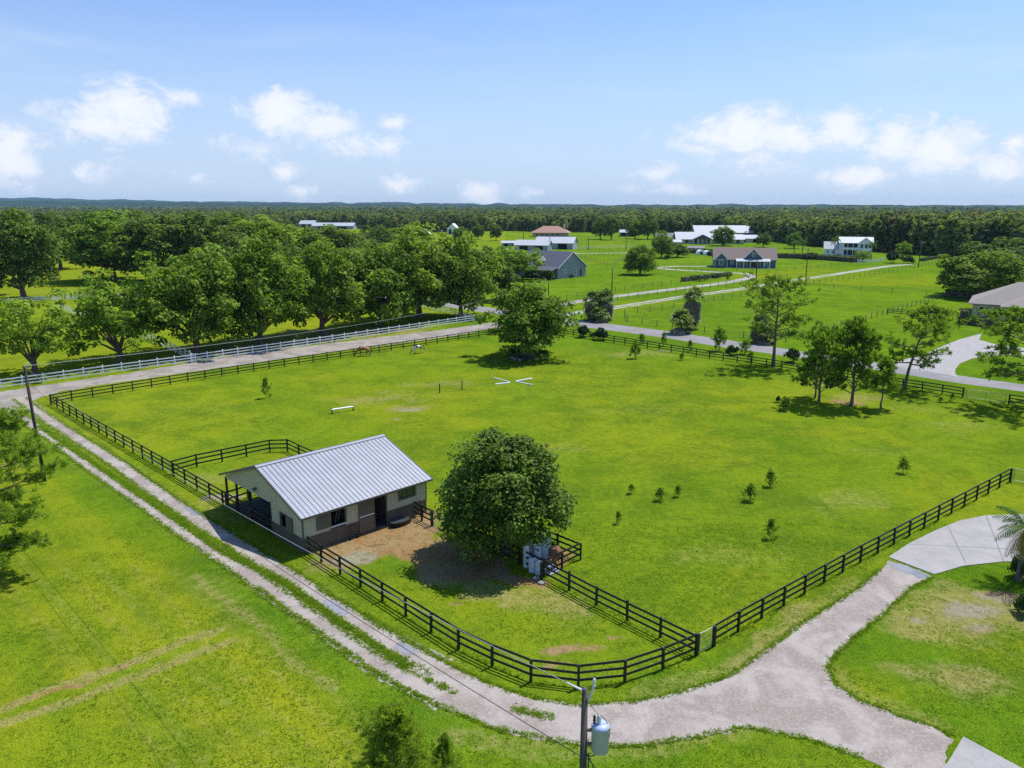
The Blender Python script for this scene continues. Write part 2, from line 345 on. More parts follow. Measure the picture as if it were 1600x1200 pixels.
# ---------------------------------------------------------------- numpy value noise
def vnoise(x, y, seed=0):
    xi = np.floor(x).astype(np.int64); yi = np.floor(y).astype(np.int64); fx = x - xi; fy = y - yi
    fx = fx * fx * (3 - 2 * fx); fy = fy * fy * (3 - 2 * fy)
    def h(a, b):
        n = (a * 374761393 + b * 668265263 + seed * 144665) & 0x7fffffff
        n = ((n ^ (n >> 13)) * 1274126177) & 0x7fffffff
        return ((n ^ (n >> 16)) & 0xffff) / 65535.0
    return (h(xi, yi) * (1 - fx) + h(xi + 1, yi) * fx) * (1 - fy) + (h(xi, yi + 1) * (1 - fx) + h(xi + 1, yi + 1) * fx) * fy
def fbm(x, y, seed=0, o=4):
    r = 0; a = .5; s = 0
    for k in range(o): r = r + a * vnoise(x * 2 ** k, y * 2 ** k, seed + k); s += a; a *= .55
    return r / s

# ---------------------------------------------------------------- ground
def axis(lo, hi, step, far_lo, far_hi):
    a = list(np.arange(lo, hi, step)); s = step; p = lo; left = []
    while p > far_lo: s *= 1.18; p -= s; left.append(max(p, far_lo))
    s = step; p = a[-1]; right = []
    while p < far_hi: s *= 1.09; p += s; right.append(min(p, far_hi))
    return np.array(left[::-1] + a + right)
gx = axis(-62, 72, .42, -14000, 14000); gy = axis(22, 112, .42, -600, 16000)
GX, GY = np.meshgrid(gx, gy); nx, ny = len(gx), len(gy)
wx = (fbm(GX * .35, GY * .35, 5) - .5); wy = (fbm(GX * .35, GY * .35, 15) - .5)
dry = np.zeros_like(GX); dirt = np.zeros_like(GX); lush = np.zeros_like(GX); pale = np.zeros_like(GX)
def seg_dist(pts, warp=0.0):
    X = GX + wx * warp; Y = GY + wy * warp; best = np.full(GX.shape, 1e9)
    for (ax_, ay_), (bx_, by_) in zip(pts, pts[1:]):
        dx, dy = bx_ - ax_, by_ - ay_; L = dx * dx + dy * dy
        t = np.clip(((X - ax_) * dx + (Y - ay_) * dy) / L, 0, 1)
        best = np.minimum(best, np.hypot(X - ax_ - t * dx, Y - ay_ - t * dy))
    return best
def stroke(arr, pxs, width, strength, soft=1.0, warp=1.2):
    pts = [tuple(G(*p).xy) for p in pxs]; d = seg_dist(pts, warp)
    np.maximum(arr, strength * np.clip((width + soft - d) / soft, 0, 1), out=arr)
def patch(arr, px, py, rx, ry, strength, rot=0.0):
    """an uneven patch centred on a ground point, radii in metres"""
    c = G(px, py); X = GX - c.x + wx * rx * 1.4; Y = GY - c.y + wy * ry * 1.4
    ca, sa = math.cos(R(rot)), math.sin(R(rot)); U = X * ca + Y * sa; V = -X * sa + Y * ca
    d = np.sqrt((U / rx) ** 2 + (V / ry) ** 2)
    np.maximum(arr, strength * np.clip(1.25 - d, 0, 1) / .6, out=arr)
HAZE = 0.00004
# wear: lush beyond the paddock, dry lawn at the left, sand and dirt where traffic or hooves wear the turf
far_ = np.clip((GY - 118 + GX * .55) / 25, 0, 1); near_l = np.clip((-(GX * .72 + GY * .70) + 24) / 6, 0, 1)
lush = np.maximum(lush, .95 * far_ * np.clip((GX + .25 * GY - 0) / 30, 0, 1))
lush = np.maximum(lush, .45 * (fbm(GX * .05, GY * .05, 31) > .5))
stroke(lush, [(70, 700), (150, 775), (225, 825), (300, 870), (375, 925), (440, 975), (520, 1040), (600, 1090), (700, 1150)], 1.3, 1.0, 1.4)
patch(lush, 1400, 1010, 3, 5, .9); patch(lush, 1500, 905, 5, 3, .9); patch(lush, 1560, 1130, 5, 5, .8); patch(lush, 1080, 1065, 9, 1.4, .9, 38); patch(lush, 900, 1175, 9, 3, .7)
lawn = np.clip((-(GX - G(330, 870).x) * .72 - (GY - G(330, 870).y) * .70 - 1.0) / 3, 0, 1) * (GY < 90)
gold = lawn * (.45 + 1.6 * np.clip(fbm(GX * .09, GY * .09, 3) - .40, -.2, .35)); dry = np.maximum(dry, lawn * .1); band = np.sin(((GX - GY * -1.0) * .7071) * 2 * math.pi / 3.4 + wx); lush = np.maximum(lush, lawn * .55 * np.clip(band * 1.6, 0, 1)); gold = gold * (1 - .35 * np.clip(band * 1.6, 0, 1))
back = np.clip((GY - 96 + GX * -1.0 * 1.0 - 70) / 20, 0, 1) * (GX < -5)
gold = np.maximum(gold, .45 * back); 
dry = np.maximum(dry, .30 * np.clip(fbm(GX * .07 + 3, GY * .07, 8) - .52, 0, 1) * 4 * (GY < 200))
for px, py, rx, ry, s_, ro in [(1325, 785, 6, 3, .34, 40), (1387, 705, 7, 3, .25, 0), (1500, 665, 9, 4, .32, 0), (1450, 640, 8, 4, .3, 0), (640, 637, 3.5, 2, .6, 20), (600, 622, 8, 4, .45, 20), (300, 640, 14, 6, .2, 0),
                              (1010, 552, 10, 5, .45, 0), (760, 925, 5, 1.2, .7, -45), (840, 940, 4, 2, .6, -40), (700, 600, 10, 3, .4, 0), (1300, 600, 7, 4, .35, 0), (1345, 620, 5, 3, .5, 0), (460, 525, 26, 7, .75, 45), (590, 520, 16, 5, .7, 45), (330, 560, 8, 3, .5, 45),
                              (1250, 970, 5, 1.0, .7, 45), (1190, 1010, 5, .8, .7, 45), (380, 790, 5, 5, .35, 0), (320, 750, 4, 3, .4, 0), (520, 880, 2, 2, .7, 0), (880, 700, 7, 3, .3, 0), (1150, 870, 8, 3, .3, 0), (1000, 640, 12, 4, .25, 0), (1280, 880, 3, 1, .2, 0),
                              (110, 455, 30, 10, .4, 0), (860, 430, 14, 4, .3, 0), (1310, 505, 20, 3, .25, 0)]: patch(dry, px, py, rx, ry, s_, ro)
stroke(dry, [(307, 900), (350, 940), (397, 977), (437, 1019), (494, 1056), (525, 1078)], .10, .85, .55, 1.0)
stroke(dry, [(0, 1110), (75, 1077), (187, 1042), (287, 1002), (340, 985)], .16, 1.2, .4, .3); stroke(dry, [(0, 1132), (125, 1093), (160, 1076), (260, 1040), (315, 1017), (362, 1002)], .16, 1.2, .4, .3)
for k_ in range(7): stroke(dry, [(20 + k_ * 62 - 60, 860 + k_ * 6), (330 + k_ * 70 - 60, 1200 + k_ * 8)], .30, .45, .4, .3)
stroke(lush, [(0, 1121), (100, 1085), (180, 1058), (290, 1015)], .25, 1.0, .5)
stroke(dirt, [(0, 1110), (75, 1077), (187, 1042), (287, 1002)], .05, .36, .5); stroke(dirt, [(0, 1132), (160, 1076), (260, 1040), (330, 1013)], .05, .34, .5)
patch(dirt, 70, 1080, 2.6, .4, .5, 32); patch(dirt, 190, 1041, 1.6, .3, .5, 32)
for px, py, rx, ry, s_, ro in [(640, 828, 3.4, 1.7, 1.2, 45), (600, 852, 4.0, 2.0, 1.0, 45), (665, 855, 2.6, 2.6, 1.0, 0), (720, 875, 3.4, 3.2, 1.0, -45), (560, 872, 2.4, 1.0, .95, 20), (565, 850, 2.6, .8, 1.1, 45), (780, 895, 3.5, 1.2, .8, -45),
                              (880, 1012, 1.6, .7, .56, 20), (868, 1038, 1.2, .4, .56, 20), (925, 1012, 1, .6, .5, 0), (715, 943, .8, .4, .5, 0), (955, 995, .8, .5, .45, 0), (345, 777, 1.6, 1.0, .85, 0), (820, 560, 3.5, 1.6, .8, 0), (1440, 968, 1.1, .6, .50, 0), (1520, 955, 3.0, 1.7, .52, 10), (1560, 930, 1.5, 1.0, .8, 0), (1545, 985, 1.9, .8, .48, 0), (1492, 1060, 1, .6, .42, 0), (1395, 1045, .1, .1, .1, 0),
                              (870, 875, 2.0, 1.1, .85, 45), (640, 640, 1.6, .9, .5, 0), (1330, 628, 4, 2, .55, 0), (1035, 548, 3, 1.2, .42, 0), (620, 655, 1.0, .6, .5, 0)]: patch(dirt, px, py, rx, ry, s_, ro)
for px, py, rx, ry in [(553, 874, 1.6, .8), (1520, 955, 4, 3), (1440, 968, 2, 2), (640, 640, 2, 2), (1035, 548, 5, 3), (620, 655, 2, 2), (345, 777, 3, 2), (566, 868, 1, 1)]: patch(pale, px, py, rx, ry, .9)
stroke(dirt, [(512, 862), (565, 840), (610, 824), (670, 803)], .5, 1.1, .7, .4)
for q_ in ((1448, 968, 3, 2), (1520, 955, 6, 4), (1490, 1060, 3, 2)): patch(dry, *q_, .8)
patch(lush, 605, 880, 2.2, 1.1, 1.0, 30); dirt *= 1 - .9 * np.clip(1 - np.hypot(GX - G(600, 878).x, GY - G(600, 878).y) / 1.7, 0, 1)
# edges of the drive
OUT = [(10, 636), (45, 660), (87, 687), (150, 735), (225, 785), (287, 830), (375, 887), (440, 935), (500, 975), (560, 1020), (620, 1055), (700, 1095)]
INN = [(30, 622), (75, 655), (125, 687), (187, 727), (250, 772), (325, 822), (440, 893), (500, 934), (560, 973), (620, 1010), (690, 1045)]
stroke(dry, OUT, 1.0, .42, .8); stroke(dry, INN, 1.0, .45, .8)
stroke(dry, [(700, 1150), (800, 1166), (900, 1176), (1000, 1170), (1072, 1158), (1160, 1140)], .5, .6, .8); stroke(dry, [(1000, 1090), (1140, 1052), (1240, 980), (1340, 915)], .6, .6, .9); stroke(dry, [(1300, 1045), (1310, 1068), (1340, 1090), (1460, 1134)], .5, .6, .6)
stroke(dry, [(0, 618), (200, 594), (400, 560), (700, 522), (770, 510)], 3.0, .35, 2)
V = np.stack([GX, GY, np.zeros_like(GX)], -1).reshape(-1, 3)
ii = np.arange(ny * nx).reshape(ny, nx)
Fq = np.stack([ii[:-1, :-1], ii[:-1, 1:], ii[1:, 1:], ii[1:, :-1]], -1).reshape(-1, 4).astype(np.int32)
gm = bpy.data.meshes.new('ground'); gm.vertices.add(len(V)); gm.vertices.foreach_set('co', V.reshape(-1).astype(np.float32))
gm.loops.add(Fq.size); gm.loops.foreach_set('vertex_index', Fq.reshape(-1)); gm.polygons.add(len(Fq)); gm.polygons.foreach_set('loop_start', np.arange(0, Fq.size, 4, dtype=np.int32))
for nm, ar in (('dry', dry), ('dirt', dirt), ('lush', lush), ('pale', pale), ('gold', np.clip(gold, 0, 1))):
    a = gm.attributes.new(nm, 'FLOAT', 'POINT'); a.data.foreach_set('value', ar.reshape(-1).astype(np.float32))
gm.materials.append(M['ground']); gm.update(calc_edges=True)
tag(put('ground', gm), kind='structure')

# ---------------------------------------------------------------- lanes, drives and slabs (sheets a few mm above the turf)
def outline_mesh(name, pts, z, mat, jit=.16, step=.3, seed=1, thick=0.0):
    out = []; n = len(pts)
    for i in range(n):
        a, b = pts[i], pts[(i + 1) % n]; d = (b - a); L = d.length
        if L < 1e-6: continue
        nr = Vector((-d.y, d.x)) / L; k = max(1, int(L / step))
        for q in range(k):
            p = a + d * (q / k)
            if jit:
                o = (float(fbm(np.array(p.x * .9), np.array(p.y * .9), seed)) - .5) * 2.4 + (float(vnoise(np.array(p.x * 4.3), np.array(p.y * 4.3), seed + 9)) - .5) * .9
                p = p + nr * jit * o
            out.append((p.x, p.y, z))
    tris = geometry.tessellate_polygon([[Vector(p) for p in out]])
    me = bpy.data.meshes.new(name)
    if thick:
        n = len(out); vs = out + [(p[0], p[1], z - thick) for p in out]
        fs = [tuple(t) for t in tris] + [(i, (i + 1) % n, n + (i + 1) % n, n + i) for i in range(n)]
        me.from_pydata(vs, [], fs)
    else: me.from_pydata(out, [], [tuple(t) for t in tris])
    me.materials.append(mat)
    bm = bmesh.new(); bm.from_mesh(me); bmesh.ops.recalc_face_normals(bm, faces=bm.faces)
    if not thick and bm.faces and sum(f.normal.z for f in bm.faces) < 0: bmesh.ops.reverse_faces(bm, faces=bm.faces)
    bm.to_mesh(me); bm.free(); me.update(); return me
def gp(pxs): return [G(*p).xy for p in pxs]
def strip(pxs, width, ws=None):
    """both sides of a lane along a centre line, width in metres"""
    c = gp(pxs); L = []; Rr = []
    for i, p in enumerate(c):
        d = (c[min(i + 1, len(c) - 1)] - c[max(i - 1, 0)]).normalized(); nr = Vector((-d.y, d.x)); w_ = (ws[i] if ws else width) / 2
        L.append(p + nr * w_); Rr.append(p - nr * w_)
    return L + Rr[::-1]
def lane(name, pts, z, mat, label=None, **k):
    return tag(put(name, outline_mesh(name, pts, z, mat, **k)), kind='structure')
lane('outer_wheel_track', strip(OUT, 1.3, [1.7, 1.5, 1.3, 1.3, 1.3, 1.3, 1.4, 1.5, 1.5, 1.6, 1.7, 1.8]), .004, M['gravel'], seed=3)
lane('inner_wheel_track', strip(INN, 1.3, [2.2, 1.5, 1.4, 1.3, 1.3, 1.3, 1.3, 1.4, 1.5, 1.8, 2.2]), .008, M['gravel'], seed=5)
lane('gravel_drive', gp([(640, 1075), (655, 1050), (660, 1022), (669, 1021), (712, 1046), (769, 1071), (837, 1092), (900, 1101), (1000, 1096), (1072, 1079), (1140, 1056), (1192, 1020), (1240, 984), (1288, 952), (1340, 920), (1372, 892), (1388, 876),
     (1456, 901), (1424, 916), (1384, 956), (1344, 988), (1308, 1020), (1294, 1040), (1304, 1068), (1340, 1092), (1400, 1116), (1460, 1136), (1492, 1156), (1478, 1184), (1468, 1230), (1420, 1240), (1380, 1198), (1348, 1184), (1288, 1162), (1224, 1146), (1160, 1136), (1072, 1154), (1000, 1166), (900, 1163), (830, 1155), (775, 1139), (712, 1113), (655, 1085)]),
     .012, M['gravel'], seed=7, jit=.22)
for cx, cy, rx, ry, s_ in [(524, 949, 1.3, .42, 11), (634, 1014, .9, .35, 12), (298, 797, 1.6, .3, 13), (1422, 892, 1.5, .5, 14)]:
    c = G(cx, cy).xy; d = (G(cx + 30, cy + 20).xy - c).normalized(); e = Vector((-d.y, d.x))
    if s_ == 14: d = (G(1460, 898).xy - G(1388, 871).xy).normalized(); e = Vector((-d.y, d.x))
    lane('stone_patch', [c + d * rx * math.cos(t / 14 * 6.283) + e * ry * math.sin(t / 14 * 6.283) for t in range(14)], .016, M['bluegravel'], jit=.3, step=.15, seed=s_)
lane('north_lane', gp([(-60, 628), (0, 612), (60, 603), (200, 583), (400, 550), (560, 531), (700, 514), (775, 503), (840, 492), (872, 490), (872, 503), (800, 508), (772, 513), (700, 526), (560, 545), (400, 567), (250, 588), (160, 601), (90, 612), (45, 628), (15, 645), (-60, 660)]), .002, M['sandlane'], jit=.5, seed=17)
ROAD_U = [(620, 459), (670, 466), (760, 480), (882, 497), (960, 507), (1040, 517), (1120, 529), (1200, 541), (1300, 556), (1400, 571), (1500, 587), (1600, 601), (1700, 616)]
ROAD_L = [(1700, 634), (1600, 612), (1500, 599), (1400, 583), (1300, 567), (1200, 552), (1120, 541), (1040, 528), (960, 517), (877, 507), (760, 489), (670, 474), (620, 466)]
lane('road', gp(ROAD_U + ROAD_L), .006, M['asphalt'], jit=.12, seed=19)
lane('side_road', strip([(640, 464), (500, 463), (300, 461), (130, 462), (40, 469), (-60, 476)], 7.0), .003, M['asphalt'], jit=.3, seed=21, step=1)
lane('house_drive', gp([(1385, 569), (1440, 555), (1497, 531), (1534, 521), (1530, 531), (1560, 539), (1640, 548), (1640, 555), (1560, 555), (1520, 560), (1500, 568), (1492, 578), (1494, 586), (1497, 589), (1480, 586)]), .010, M['concrete'], jit=.1, seed=23)
lane('far_lane', strip([(872, 494), (917, 486), (965, 480), (1065, 464), (1120, 457), (1200, 445), (1244, 438), (1315, 427), (1386, 416), (1422, 413)], 3.4), .009, M['farlane'], jit=.4, seed=25, step=1)
lane('grass_strip', strip([(925, 485.4), (965, 480.2), (1065, 464.2), (1120, 457.2), (1200, 445.2), (1244, 438.2), (1300, 429.6)], .9), .013, M['ground'], jit=.5, seed=27, step=.7)
lane('house_lane', strip([(862, 478), (905, 471), (960, 463), (1050, 452), (1110, 445), (1150, 439), (1172, 434), (1174, 430), (1160, 427), (1135, 426), (1047, 421), (1021, 418), (1060, 416), (1116, 416)], 3.6), .007, M['farlane'], jit=.3, seed=29, step=1)
lane('barn_lane', strip([(790, 388), (860, 392), (905, 396), (1000, 395)], 4), .007, M['farlane'], jit=.3, seed=30, step=2)
# slabs of the near concrete drive with sawn joints
SLAB = [(1388, 871), (1420, 850), (1460, 830), (1500, 814), (1540, 806), (1600, 804), (1680, 806), (1680, 880), (1600, 878), (1568, 878), (1504, 885), (1460, 898)]
lane('concrete_drive', gp(SLAB), .05, M['concrete'], jit=.012, seed=31, thick=.06)
for a, b in [((1480, 821), (1510, 883)), ((1541, 806), (1568, 878)), ((1420, 851), (1640, 862)), ((1566, 840), (1640, 806))]:
    p, q = G(*a).xy, G(*b).xy; d = (q - p).normalized(); e = Vector((-d.y, d.x)) * .035
    lane('slab_joint', [p - e, q - e, q + e, p + e], .054, M['joint'], jit=.01)
lane('concrete_pad', gp([(1505, 1152), (1620, 1214), (1640, 1290), (1440, 1290), (1476, 1200)]), .05, M['concrete'], jit=.01, seed=33, thick=.06)

# ---------------------------------------------------------------- fences
def densify(pts, sp):
    """posts at equal spacing along a polyline of ground points"""
    L = [0]
    for a, b in zip(pts, pts[1:]): L.append(L[-1] + (b - a).length)
    n = max(1, round(L[-1] / sp)); out = []
    for k in range(n + 1):
        s = L[-1] * k / n; i = 0
        while i < len(L) - 2 and L[i + 1] < s: i += 1
        t = (s - L[i]) / max(1e-6, L[i + 1] - L[i]); out.append(pts[i].lerp(pts[i + 1], min(1, t)))
    return out
post_cache = {}
def fence(name, label, pxs, sp=2.45, h=1.3, rails=(.38, .80, 1.2), bh=.135, bt=.035, pw=.125, mat='black', group=None, offs=1, cap=False, corner=False, round_post=False):
    base = [p for p in gp(pxs)]; o = Vector((base[0].x, base[0].y, 0)); P_ = densify(base, sp)
    t = thing(name, label, 'fence', o, group=group); rnd = random.Random(len(P_) * 7 + int(o.x * 10))
    key = (h, pw, mat, cap, round_post)
    if key not in post_cache:
        mb = MB()
        if round_post: mb.tube([(0, 0, 0), (0, 0, h)], [pw / 2, pw / 2 * .92], 8)
        else: mb.box((0, 0, h / 2), (pw, pw, h))
        if cap: mb.box((0, 0, h + .02), (pw + .04, pw + .04, .04)); mb.box((0, 0, h + .06), (pw, pw, .04), taper=.3)
        post_cache[key] = mb.mesh('post', M[mat])
    m = post_cache[key]
    for i, p in enumerate(P_):
        q = P_[min(i + 1, len(P_) - 1)] - P_[max(i - 1, 0)]
        s_ = rnd.uniform(.97, 1.03) if mat != 'whitefence' else 1
        big = 1.35 if corner and i in (0, len(P_) - 1) else 1
        put('post', m, t, (p.x - o.x, p.y - o.y, 0), (rnd.uniform(-.012, .012), rnd.uniform(-.012, .012), math.atan2(q.y, q.x)), (big, big, s_))
    for z in rails:
        mb = MB()
        for a, b in zip(P_, P_[1:]):
            d = (b - a).normalized(); nr = Vector((-d.y, d.x)) * (pw / 2 + bt / 2 + .002) * offs
            j = rnd.uniform(-.012, .012) if mat != 'whitefence' else 0
            mb.beam((a.x - o.x + nr.x, a.y - o.y + nr.y, z + j), (b.x - o.x + nr.x, b.y - o.y + nr.y, z + rnd.uniform(-.012, .012) * (mat != 'whitefence')), bt, bh)
        mb.put('rail', M[mat], t)
    return t
fence('board_fence', 'black three-board fence passing the barn gable, then curving beside the gravel drive', [(80, 632), (351, 791), (470, 858), (716, 1015), (767, 1040), (826, 1065), (899, 1075), (972, 1068), (1033, 1047), (1088, 1024)], corner=True)
fence('board_fence', 'black three-board fence along the sandy lane behind the two grazing horses', [(80, 632), (117, 625), (404, 579), (773, 523), (877, 508)], offs=-1, group='black board fences')
fence('board_fence', 'black three-board fence along the grey road, from the big spreading tree to the road gate', [(866, 521), (1090, 557), (1200, 574), (1442, 611), (1504, 621)], corner=True, group='black board fences')
fence('board_fence', 'short black three-board fence on the far side of the road gate, at the right edge', [(1576, 632), (1640, 642), (1700, 652)], corner=True, group='black board fences')
fence('board_fence', 'black three-board fence climbing beside the gravel drive and round concrete slab', [(1115, 1010), (1125, 1003), (1331, 886), (1578, 753)], sp=2.35, corner=True, group='black board fences')
fence('board_fence', 'black three-board fence between dirt yard and pasture, passing in front of the round tree', [(1088, 1024), (936, 948), (820, 885), (700, 834)], group='black board fences')
fence('board_fence', 'short black three-board fence stub joining the barn front to the wire gate', [(644, 806), (675, 822)], sp=1.7, corner=True, group='black board fences')
fence('pen_fence', 'black three-board pen fence round the water tanks under the round tree', [(846, 907), (869, 893), (910, 876), (865, 857), (835, 846)], sp=2.2, h=1.25, group='black board fences')
fence('pen_fence', 'black three-board pen fence behind the barn, on its far side from the drive', [(270, 741), (305, 731), (442, 702), (479, 720), (530, 742)], h=1.3, group='black board fences')
fence('pen_fence', 'short black rail fence closing off the open barn porch', [(354, 790), (420, 768)], sp=2.0, h=1.25, rails=(.5, 1.1), group='black board fences')
fence('white_fence', 'long white three-rail fence along the sandy lane under the row of oaks', [(-70, 618), (71, 598), (306, 566), (530, 534), (741, 502)], sp=2.6, h=1.4, rails=(.35, .80, 1.25), bh=.15, bt=.04, pw=.13, mat='whitefence', cap=True, offs=-1, group='white rail fences')
fence('white_fence', 'white rail fence running back between two oaks, left of the row of oaks', [(306, 566), (236, 533), (150, 505), (92, 482)], sp=2.6, h=1.4, rails=(.35, .80, 1.25), bh=.15, bt=.04, pw=.13, mat='whitefence', cap=True, group='white rail fences')
fence('white_fence', 'white rail fence angling back from the road end of the oak row', [(741, 502), (700, 489), (640, 476)], sp=2.6, h=1.4, rails=(.35, .80, 1.25), bh=.15, bt=.04, pw=.13, mat='whitefence', cap=True, group='white rail fences')
fence('white_fence', 'white rail fence beside the side road far left, behind the bright young oaks', [(-30, 478), (60, 471), (180, 466)], sp=3, h=1.4, rails=(.35, .80, 1.25), bh=.17, bt=.05, pw=.14, mat='whitefence', cap=True, group='white rail fences')
fence('white_fence', 'white fence in front of the tall white two-storey house', [(1340, 411), (1362, 411), (1380, 408)], sp=4, h=1.5, rails=(.35, .80, 1.25), bh=.18, bt=.05, pw=.2, mat='whitefence', group='white rail fences')
fence('white_fence', 'far white fence line in front of the ranch complex, right of the barns', [(905, 389), (960, 387), (1045, 388)], sp=4, h=1.4, rails=(.5, 1.2), bh=.14, bt=.05, pw=.18, mat='whitefence', group='white rail fences')
W = dict(h=1.35, rails=(.5, 1.1), bh=.03, bt=.03, pw=.15, mat='greywood', round_post=True, group='far wire fences')
fence('wire_fence', 'weathered post and wire fence beside the road between the two cabbage palms', [(976, 495), (980, 503), (1041, 512), (1090, 520), (1144, 526), (1228, 535)], sp=3.9, **W)
fence('wire_fence', 'weathered post fence climbing from the road behind the pines to the spreading oak', [(1228, 533), (1310, 512), (1385, 491), (1475, 465)], sp=3.4, **W)
fence('wire_fence', 'post and wire fence on the near side of the pale two-track lane', [(976, 492), (1052, 481), (1107, 472), (1200, 457), (1264, 446), (1434, 418)], sp=4.6, **W)
fence('wire_fence', 'post and wire cross fence between the two bright green fields', [(1264, 446), (1292, 449), (1373, 456), (1447, 461)], sp=8, **W)
fence('wire_fence', 'post and wire fence on the far side of the navy house lane', [(886, 466), (962, 455), (1000, 450), (1056, 444), (1120, 438)], sp=4.5, **W)
fence('wire_fence', 'post and wire fence between the two pale lanes', [(880, 482), (960, 470), (1050, 458), (1187, 440), (1230, 434)], sp=4.5, **W)
fence('wire_fence', 'post fence in front of the hedge of the white two-storey house', [(1200, 425), (1250, 421), (1376, 408)], sp=5.5, **W)
fence('wire_fence', 'post fence behind the sage green house and round dark tree', [(915, 413), (975, 417), (1047, 422), (1117, 427)], sp=5.5, **W)
fence('wire_fence', 'post fence crossing the field behind the round dark tree', [(900, 404), (940, 399), (975, 396)], sp=5, **W)
fence('wire_fence', 'post fence in front of the white roofed barns', [(905, 392), (960, 391), (1000, 389)], sp=6, **W)
fence('wire_fence', 'post fence below the ranch house complex with white metal roofs', [(1058, 385), (1110, 387), (1180, 386)], sp=6, **W)
fence('wire_fence', 'post fence on the rise right of the far lane', [(1440, 417), (1475, 408), (1500, 404)], sp=6, **W)
for k_, (pp_, lb_) in enumerate([([(905, 379), (950, 378), (1000, 379)], 'post fence below the terracotta roofed house'), ([(885, 397), (930, 409), (960, 417)], 'post fence running from the barns toward the round dark tree'),
    ([(1004, 389), (985, 399), (960, 412)], 'post fence left of the white huts'), ([(1225, 390), (1260, 391), (1290, 393)], 'post fence left of the white two-storey house'), ([(640, 385), (700, 381), (790, 380)], 'post fence beyond the oak row, left of the barns'), ([(1085, 424), (1130, 423), (1200, 424)], 'post fence across the lawn behind the navy house')]): fence('wire_fence', lb_, pp_, sp=5.5, **W)
fence('board_fence', 'dark board fence joining the post fence to the hedge of the brown-roofed house', [(1386, 491), (1430, 494), (1496, 497)], sp=2.8, group='black board fences')

# gates
def gate(label, a, b, mat='steel', h=1.2, n=5, dark=False):
    A = G(*a); B = G(*b); t = thing('tube_gate', label, 'gate', A, math.atan2(B.y - A.y, B.x - A.x), 'tubular field gates')
    L = (B - A).length; f = MB(); r = .028
    f.tube([(0, 0, .12), (0, 0, h)], r); f.tube([(L, 0, .12), (L, 0, h)], r); f.tube([(0, 0, h), (L, 0, h)], r); f.tube([(0, 0, .12), (L, 0, .12)], r)
    f.put('frame', M[mat], t)
    for k in range(1, n): MB().tube([(0, 0, .12 + (h - .12) * k / n), (L, 0, .12 + (h - .12) * k / n)], .013, 6).put('bar', M[mat], t)
    if L > 2.5: MB().tube([(L / 2, 0, .12), (L / 2, 0, h)], .022, 6).put('stay', M[mat], t)
    MB().box((.0, .05, .25), (.06, .1, .08)).box((.0, .05, h - .2), (.06, .1, .08)).put('hinge', M[mat], t)
    return t
gate('narrow steel tube gate at the corner where the curved black fence ends', (1092, 1021), (1112, 1010))
gate('long steel tube gate facing the grey road near the right edge', (1509, 622), (1571, 631))
gate('steel tube gate at the top end of the fence, beside the feather palm', (1583, 752), (1640, 764))
gate('steel tube gate between barn yard and pasture, left of the round tree', (677, 822), (698, 833))

# gable window, etc: buildings are below
def rib_roof(mb_sheet, mb_rib, x0, x1, y0, z0, y1, z1, pitch=.37, rib=True):
    """one ribbed slope: eave line y0,z0 to ridge line y1,z1"""
    th = .035; vs = [(x0, y0, z0), (x1, y0, z0), (x1, y1, z1), (x0, y1, z1)]; vs += [(x, y, z - th) for x, y, z in vs]
    mb_sheet.add(vs, [(0, 1, 2, 3), (7, 6, 5, 4), (0, 4, 5, 1), (1, 5, 6, 2), (2, 6, 7, 3), (3, 7, 4, 0)])
    if not rib: return
    n = int((x1 - x0) / pitch); g = (x1 - x0) / n
    for k in range(n + 1):
        x = min(max(x0 + k * g, x0 + .03), x1 - .03); e = .016
        mb_rib.beam((x, y0 + (y1 - y0) * .003, z0 + e), (x, y1, z1 + e), .026, .04)
